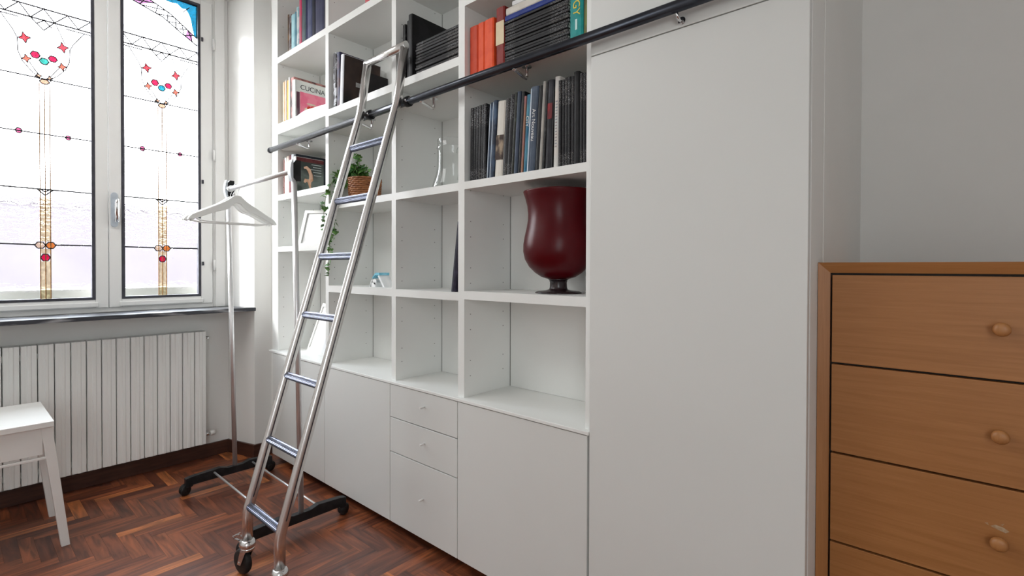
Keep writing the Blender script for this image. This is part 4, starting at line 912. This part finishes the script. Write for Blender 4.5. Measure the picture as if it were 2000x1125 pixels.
cb = add_row(x, 0.018, 0.288, cover('turquoise_photo', (0.008, 0.11, 0.20), (0.10, 0.30, 0.38), (24, 24, 10), 0.45, 0.62), 'turquoise photo spine with white title letters', L2)
WHT = cover('white_ink', (0.70, 0.70, 0.70), (0.75, 0.75, 0.75))
text_mesh('CITY', 0.020, WHT, 'title', cb, Matrix.Translation((0.009, -0.0036, 0.190)) @ ry90, font_sx=0.9); x += 0.019
q = add_row(x, 0.034, 0.312, cover('blue_grey', (0.055, 0.075, 0.11), (0.09, 0.12, 0.17), (4, 4, 7)), 'blue grey book with white lettering and a silver edge', L2)
MB().box(0.0002, 0.006, -0.0036, -0.0018, 0.004, 0.306).obj('silver_edge', CV['silver']).parent = q
text_mesh('Art Nouveau', 0.023, WHT, 'title', q, Matrix.Translation((0.020, -0.0042, 0.172)) @ ry90, font_sx=0.95); x += 0.035
add_row(x, 0.020, 0.308, BLK, 'black book between blue grey and stone coloured spines', L2); x += 0.021
add_row(x, 0.013, 0.318, cover('stone', (0.42, 0.40, 0.36), (0.26, 0.25, 0.24), (4, 4, 9), 0.4, 0.6), 'stone coloured narrow book left of the red and black one', L2); x += 0.014
add_row(x, 0.010, 0.312, BLK2, 'narrow black book beside the stone coloured spine', L2); x += 0.011
rb = add_row(x, 0.027, 0.318, cover('black_red', (0.012, 0.011, 0.014), (0.03, 0.03, 0.04), (6, 6, 8)), 'black book with a red flash on its spine', 2.2)
MB().box(0.006, 0.026, -0.0036, -0.0020, 0.180, 0.235).obj('red_flash', cover('red_ink', (0.34, 0.008, 0.015), (0.12, 0.006, 0.01), (20, 20, 12))).parent = rb; x += 0.028
add_row(x, 0.006, 0.290, BLK, 'thinnest black booklet before the tall white spine', 1.8); x += 0.010
wt = add_row(x, 0.022, 0.322, cover('white_pastel', (0.62, 0.64, 0.62), (0.66, 0.58, 0.52), (3, 3, 9), 0.4, 0.6), 'tall white book with pastel lettering in the long row', 1.2); 
fx = MB()
for k in range(16): fx.box(0.006, 0.014, -0.0038, -0.0030, 0.075 + k * 0.0105, 0.080 + k * 0.0105)
fx.obj('spine_lettering', cover('grey_ink', (0.30, 0.33, 0.36), (0.42, 0.36, 0.34), (3, 3, 30))).parent = wt; x += 0.024
rem = (-0.918 - x); 
cnt = 9; w_ = rem / (cnt + 0.9)
for k in range(cnt):
    if k == 5:
        add_row(x, w_ * 1.7, 0.318, BLK, 'thick plain black book among the slim journals beside the wardrobe', nm='book'); x += w_ * 1.9
    else:
        lab = 'slim black journal, %s to the right of the tall white spine' % place[k if k < 5 else k]
        if k > 5: lab = 'slim black journal, %s before the wardrobe side' % {6: 'third', 7: 'second', 8: 'last'}[k]
        add_row(x, w_ - 0.0008, 0.306 + random.uniform(-0.003, 0.004), JOUR if k % 2 else JOUR2, lab, nm='journal', hard=False, group='slim black journals at the wardrobe end of the long row'); x += w_

# -- third column, low: dark book leaning on the upright
lb = book(-1.611, 0.025, 1.1462, 0.030, 0.30, 0.22, cover('aubergine', (0.014, 0.011, 0.024), (0.05, 0.04, 0.07), (40, 40, 30), 0.5, 0.7), 'dark aubergine book leaning alone against the upright on a nearly empty shelf', lean=7.6)

# ------------------------------------------------------------------ red vase
vz = 1.1532
va = tag(empty('vase', (-1.128, 0.138, vz)), 'large dark red urn shaped glass vase on a short black foot', 'vase')
bp_ = [(0.030, 0.052), (0.045, 0.055), (0.066, 0.062), (0.090, 0.078), (0.112, 0.100), (0.128, 0.128), (0.1345, 0.158), (0.134, 0.185), (0.129, 0.215), (0.122, 0.245), (0.117, 0.275), (0.116, 0.300), (0.119, 0.330), (0.127, 0.360), (0.1340, 0.380), (0.1345, 0.384),
       (0.131, 0.384), (0.124, 0.360), (0.116, 0.330), (0.113, 0.300), (0.114, 0.275), (0.126, 0.215), (0.131, 0.158), (0.109, 0.104), (0.06, 0.068), (0.02, 0.060)]
MB().lathe(bp_, 64).obj('bowl', REDG).parent = va
MB().lathe([(0.088, 0.0), (0.089, 0.003), (0.080, 0.007), (0.050, 0.010), (0.036, 0.014), (0.033, 0.022), (0.032, 0.040), (0.035, 0.050), (0.040, 0.0535)], 48).obj('foot', DKGL).parent = va

# ------------------------------------------------------------------ glass jug
jg = tag(empty('glass_jug', (-1.712, 0.125, 1.6001)), 'clear glass jug with a curled handle beside the upright', 'jug')
out_ = [(0.088, 0.000), (0.094, 0.004), (0.094, 0.012), (0.088, 0.035), (0.078, 0.065), (0.072, 0.090), (0.070, 0.120), (0.0695, 0.160), (0.0705, 0.182), (0.0740, 0.188), (0.0705, 0.194), (0.0700, 0.224)]
in_ = [(max(r_ - 0.003, 0.001), z_) for r_, z_ in reversed(out_[1:])]
in_[-1] = (0.088, 0.008)
MB().lathe([(0.002, 0.0005)] + out_, 56, close=False).obj('jug_body', JUGG).parent = jg
MB().lathe([(0.0702, 0.2235), (0.0706, 0.2255), (0.0690, 0.2255), (0.0688, 0.2235), (0.0702, 0.2235)], 56, close=False).obj('rim', JUGG).parent = jg
hnd = [(t_ * 0.906, -t_ * 0.42, z_) for t_, z_ in ((0.066, 0.158), (0.090, 0.172), (0.116, 0.160), (0.126, 0.125), (0.116, 0.085), (0.098, 0.052), (0.083, 0.036))]
def smooth(pts, n=4):
    pts = [Vector(p) for p in pts]; out = []
    for i in range(len(pts) - 1):
        p0 = pts[max(i - 1, 0)]; p1 = pts[i]; p2 = pts[i + 1]; p3 = pts[min(i + 2, len(pts) - 1)]
        for k in range(n):
            t = k / n; out.append(0.5 * ((2 * p1) + (-p0 + p2) * t + (2 * p0 - 5 * p1 + 4 * p2 - p3) * t * t + (-p0 + 3 * p1 - 3 * p2 + p3) * t ** 3))
    out.append(pts[-1]); return out
MB().tube(smooth(hnd), 0.0065, 14).obj('handle', JUGG).parent = jg

# ------------------------------------------------------------------ ivy in a basket
iv = tag(empty('potted_ivy', (-2.425, 0.120, 1.6001)), 'trailing green ivy in a brown wicker basket behind the ladder', 'plant')
bs = MB(); rows = 13
for k in range(rows):
    z = 0.006 + k * 0.0102; R_ = 0.078 + 0.008 * (k / rows)
    pts = []; nn = 72
    for j in range(nn):
        a_ = 2 * math.pi * j / nn; rr = R_ + 0.0032 * math.sin(a_ * 18 + math.pi * (k % 2))
        pts.append((rr * math.cos(a_) * 0.98, rr * math.sin(a_), z))
    v_ = []; f_ = []; m_ = 6
    for j, p in enumerate(pts):
        a_ = 2 * math.pi * j / nn
        for q_ in range(m_):
            b_a = 2 * math.pi * q_ / m_; v_.append((p[0] + math.cos(a_) * 0.0050 * math.cos(b_a), p[1] + math.sin(a_) * 0.0050 * math.cos(b_a), p[2] + 0.0056 * math.sin(b_a)))
    for j in range(nn):
        for q_ in range(m_): f_.append((j * m_ + q_, j * m_ + (q_ + 1) % m_, ((j + 1) % nn) * m_ + (q_ + 1) % m_, ((j + 1) % nn) * m_ + q_))
    bs.add(v_, f_, 0, True)
bs.obj('basket', WICK).parent = iv
MB().lathe([(0.070, 0.003), (0.074, 0.09), (0.077, 0.118)], 30).obj('soil', cover('soil', (0.04, 0.025, 0.015), (0.07, 0.045, 0.03))).parent = iv
lf = MB(); stm = MB()
def leaf(p, size, yaw_, pit, rol):
    shape = [(0, 0), (0.32, 0.18), (0.50, 0.05), (0.62, 0.38), (0.30, 0.62), (0.0, 1.0), (-0.30, 0.62), (-0.62, 0.38), (-0.50, 0.05), (-0.32, 0.18)]
    mx = Matrix.Translation(p) @ Matrix.Rotation(yaw_, 4, 'Z') @ Matrix.Rotation(pit, 4, 'X') @ Matrix.Rotation(rol, 4, 'Y')
    v_ = [(a_ * size * 0.9, b_a * size, -0.25 * size * abs(a_) ** 1.3) for a_, b_a in shape] + [(0, 0.40 * size, 0.05 * size)]
    v2 = [(a_, b_a, c_a - 0.0006) for a_, b_a, c_a in v_]
    n_l = 10
    fs_ = [(i_, (i_ + 1) % n_l, 10) for i_ in range(n_l)]
    lf.add(v_ + v2, fs_ + [(a_ + 11, c_a + 11, b_a + 11) for a_, b_a, c_a in [(i_, (i_ + 1) % n_l, 10) for i_ in range(n_l)]], 0, True, mx)
W0 = iv.location
def vine(pts, dens, size, jit=0.012):
    pts = smooth([Vector(p) - Vector(W0) for p in pts], 6); stm.tube(pts, 0.0013, 6)
    L_ = 0; last = 0
    for p, q_ in zip(pts[:-1], pts[1:]):
        L_ += (q_ - p).length
        while last < L_:
            last += dens * random.uniform(0.6, 1.4)
            pp = q_ + Vector((random.uniform(-jit, jit), random.uniform(-jit, jit) , random.uniform(-jit, jit)))
            if pp.y + W0.y < 0.005 or pp.z > 0.012:
                leaf(pp, size * random.uniform(0.65, 1.15), random.uniform(0, 6.28), random.uniform(-1.6, -0.2), random.uniform(-0.5, 0.5))
# bushy part
for k in range(26):
    a_ = random.uniform(0, 6.28); ex = random.uniform(-0.135, 0.02); ey = random.uniform(-0.12, 0.02)
    vine([(-2.44, 0.12, 1.70), (-2.44 + ex * 0.5, 0.11 + ey * 0.4, 1.79 + random.uniform(-0.02, 0.03)), (-2.44 + ex, 0.11 + ey, 1.74 + random.uniform(-0.05, 0.05))], 0.016, 0.036)
vine([(-2.42, 0.12, 1.73), (-2.44, 0.10, 1.80), (-2.43, 0.09, 1.850), (-2.45, 0.08, 1.872)], 0.014, 0.036)
vine([(-2.38, 0.12, 1.73), (-2.35, 0.08, 1.79), (-2.31, 0.07, 1.775)], 0.02, 0.03)
for k in range(8):
    vine([(-2.44, 0.10, 1.74), (-2.47 - 0.012 * k, 0.05, 1.74), (-2.50, 0.0 , 1.68), (-2.50, -0.018, 1.62)], 0.020, 0.034)
vine([(-2.47, 0.07, 1.76), (-2.55, 0.05, 1.79), (-2.572, 0.02, 1.74), (-2.575, -0.018, 1.66), (-2.605, -0.022, 1.58), (-2.60, -0.022, 1.50), (-2.585, -0.022, 1.44)], 0.021, 0.032)
for off, ln in ((0.0, 1.18), (0.012, 1.40), (-0.014, 1.34)):
    vine([(-2.46, 0.08, 1.73), (-2.49, 0.02, 1.69), (-2.497 + off, -0.020, 1.62), (-2.500 + off, -0.022, 1.53), (-2.515 + off * 2, -0.024, 1.44)] + ([(-2.548, -0.024, 1.36), (-2.552, -0.024, 1.28), (-2.556, -0.022, 1.20)] if ln < 1.3 else [(-2.53 + off, -0.024, ln)]), 0.014, 0.026, 0.009)
lf.obj('foliage', LEAF).parent = iv; stm.obj('stems', STEM).parent = iv

# ------------------------------------------------------------------ small folded paper house
fo = tag(empty('paper_ornament', (-2.235, 0.10, 1.1481)), 'small folded white and pale blue paper ornament on the shelf', 'ornament')
def slab(p, q, th, y0, y1):
    p = Vector((p[0], 0, p[1])); q = Vector((q[0], 0, q[1])); d_ = (q - p).normalized(); n_ = Vector((-d_.z, 0, d_.x)) * th
    v_ = [(w.x, y, w.z) for y in (y0, y1) for w in (p, q, q + n_, p + n_)]
    return MB().add(v_, [(0, 1, 2, 3), (4, 7, 6, 5), (0, 4, 5, 1), (1, 5, 6, 2), (2, 6, 7, 3), (3, 7, 4, 0)])
slab((0.070, 0.0), (0.018, 0.062), 0.012, -0.03, 0.03).obj('sloping_panel', MATTE).parent = fo
slab((-0.058, 0.0), (-0.040, 0.036), 0.003, -0.034, 0.030).obj('front_card', MATTE).parent = fo
MB().add([(-0.048, -0.03, 0.036), (-0.010, -0.03, 0.004), (-0.004, -0.03, 0.030), (-0.012, -0.03, 0.040), (-0.048, -0.028, 0.036), (-0.010, -0.028, 0.004), (-0.004, -0.028, 0.030), (-0.012, -0.028, 0.040)],
         [(0, 1, 2, 3), (4, 7, 6, 5), (0, 4, 5, 1), (1, 5, 6, 2), (2, 6, 7, 3), (3, 7, 4, 0)]).box(-0.050, -0.012, -0.030, 0.02, 0.0, 0.022).obj('side_card', MATTE).parent = fo
slab((-0.040, 0.042), (-0.012, 0.066), 0.006, -0.03, 0.03).box(-0.012, 0.024, -0.032, 0.03, 0.060, 0.073).obj('blue_top', cover('pale_blue', (0.20, 0.52, 0.66), (0.30, 0.62, 0.76))).parent = fo

# ------------------------------------------------------------------ leaning white picture frames
def picture(name, w, h, border, loc, rotz, tilt, label):
    e_ = tag(empty(name, loc, (R(-tilt), 0, R(rotz))), label, 'picture frame')
    t = 0.014
    s = MB().prism([(0, 0), (w, 0), (w - border, border), (border, border)], 0, t, 0, 'y').prism([(w, 0), (w, h), (w - border, h - border), (w - border, border)], 0, t, 0, 'y')
    s.prism([(w, h), (0, h), (border, h - border), (w - border, h - border)], 0, t, 0, 'y').prism([(0, h), (0, 0), (border, border), (border, h - border)], 0, t, 0, 'y')
    s.obj('frame', WPLA, bevel=0.001).parent = e_
    MB().box(border, w - border, 0.008, t - 0.001, border, h - border).obj('picture_sheet', MATTE).parent = e_
    l_ = MB()
    for a_, b_a, c_a, d_a in ((border, border + 0.004, border, h - border), (border, w - border, h - border - 0.003, h - border)):
        l_.box(a_, b_a, 0.0065, 0.008, c_a, d_a)
    l_.obj('inner_edge', mat('grey_slip_' + name + str(int(w * 1000)), (0.30, 0.30, 0.29), 0.5, noise=((30, 30, 30), (0.36, 0.36, 0.35), 0.4, 0.6))).parent = e_
    return e_
picture('picture_frame', 0.285, 0.245, 0.020, (-3.030, 0.028, 1.3772), 31, 20.5, 'small white picture frame leaning on the shelf behind the ladder')
picture('picture_frame', 0.36, 0.315, 0.022, (-3.125, 0.135, 0.7155), -11, 19, 'larger white picture frame leaning on the lowest bookcase shelf')
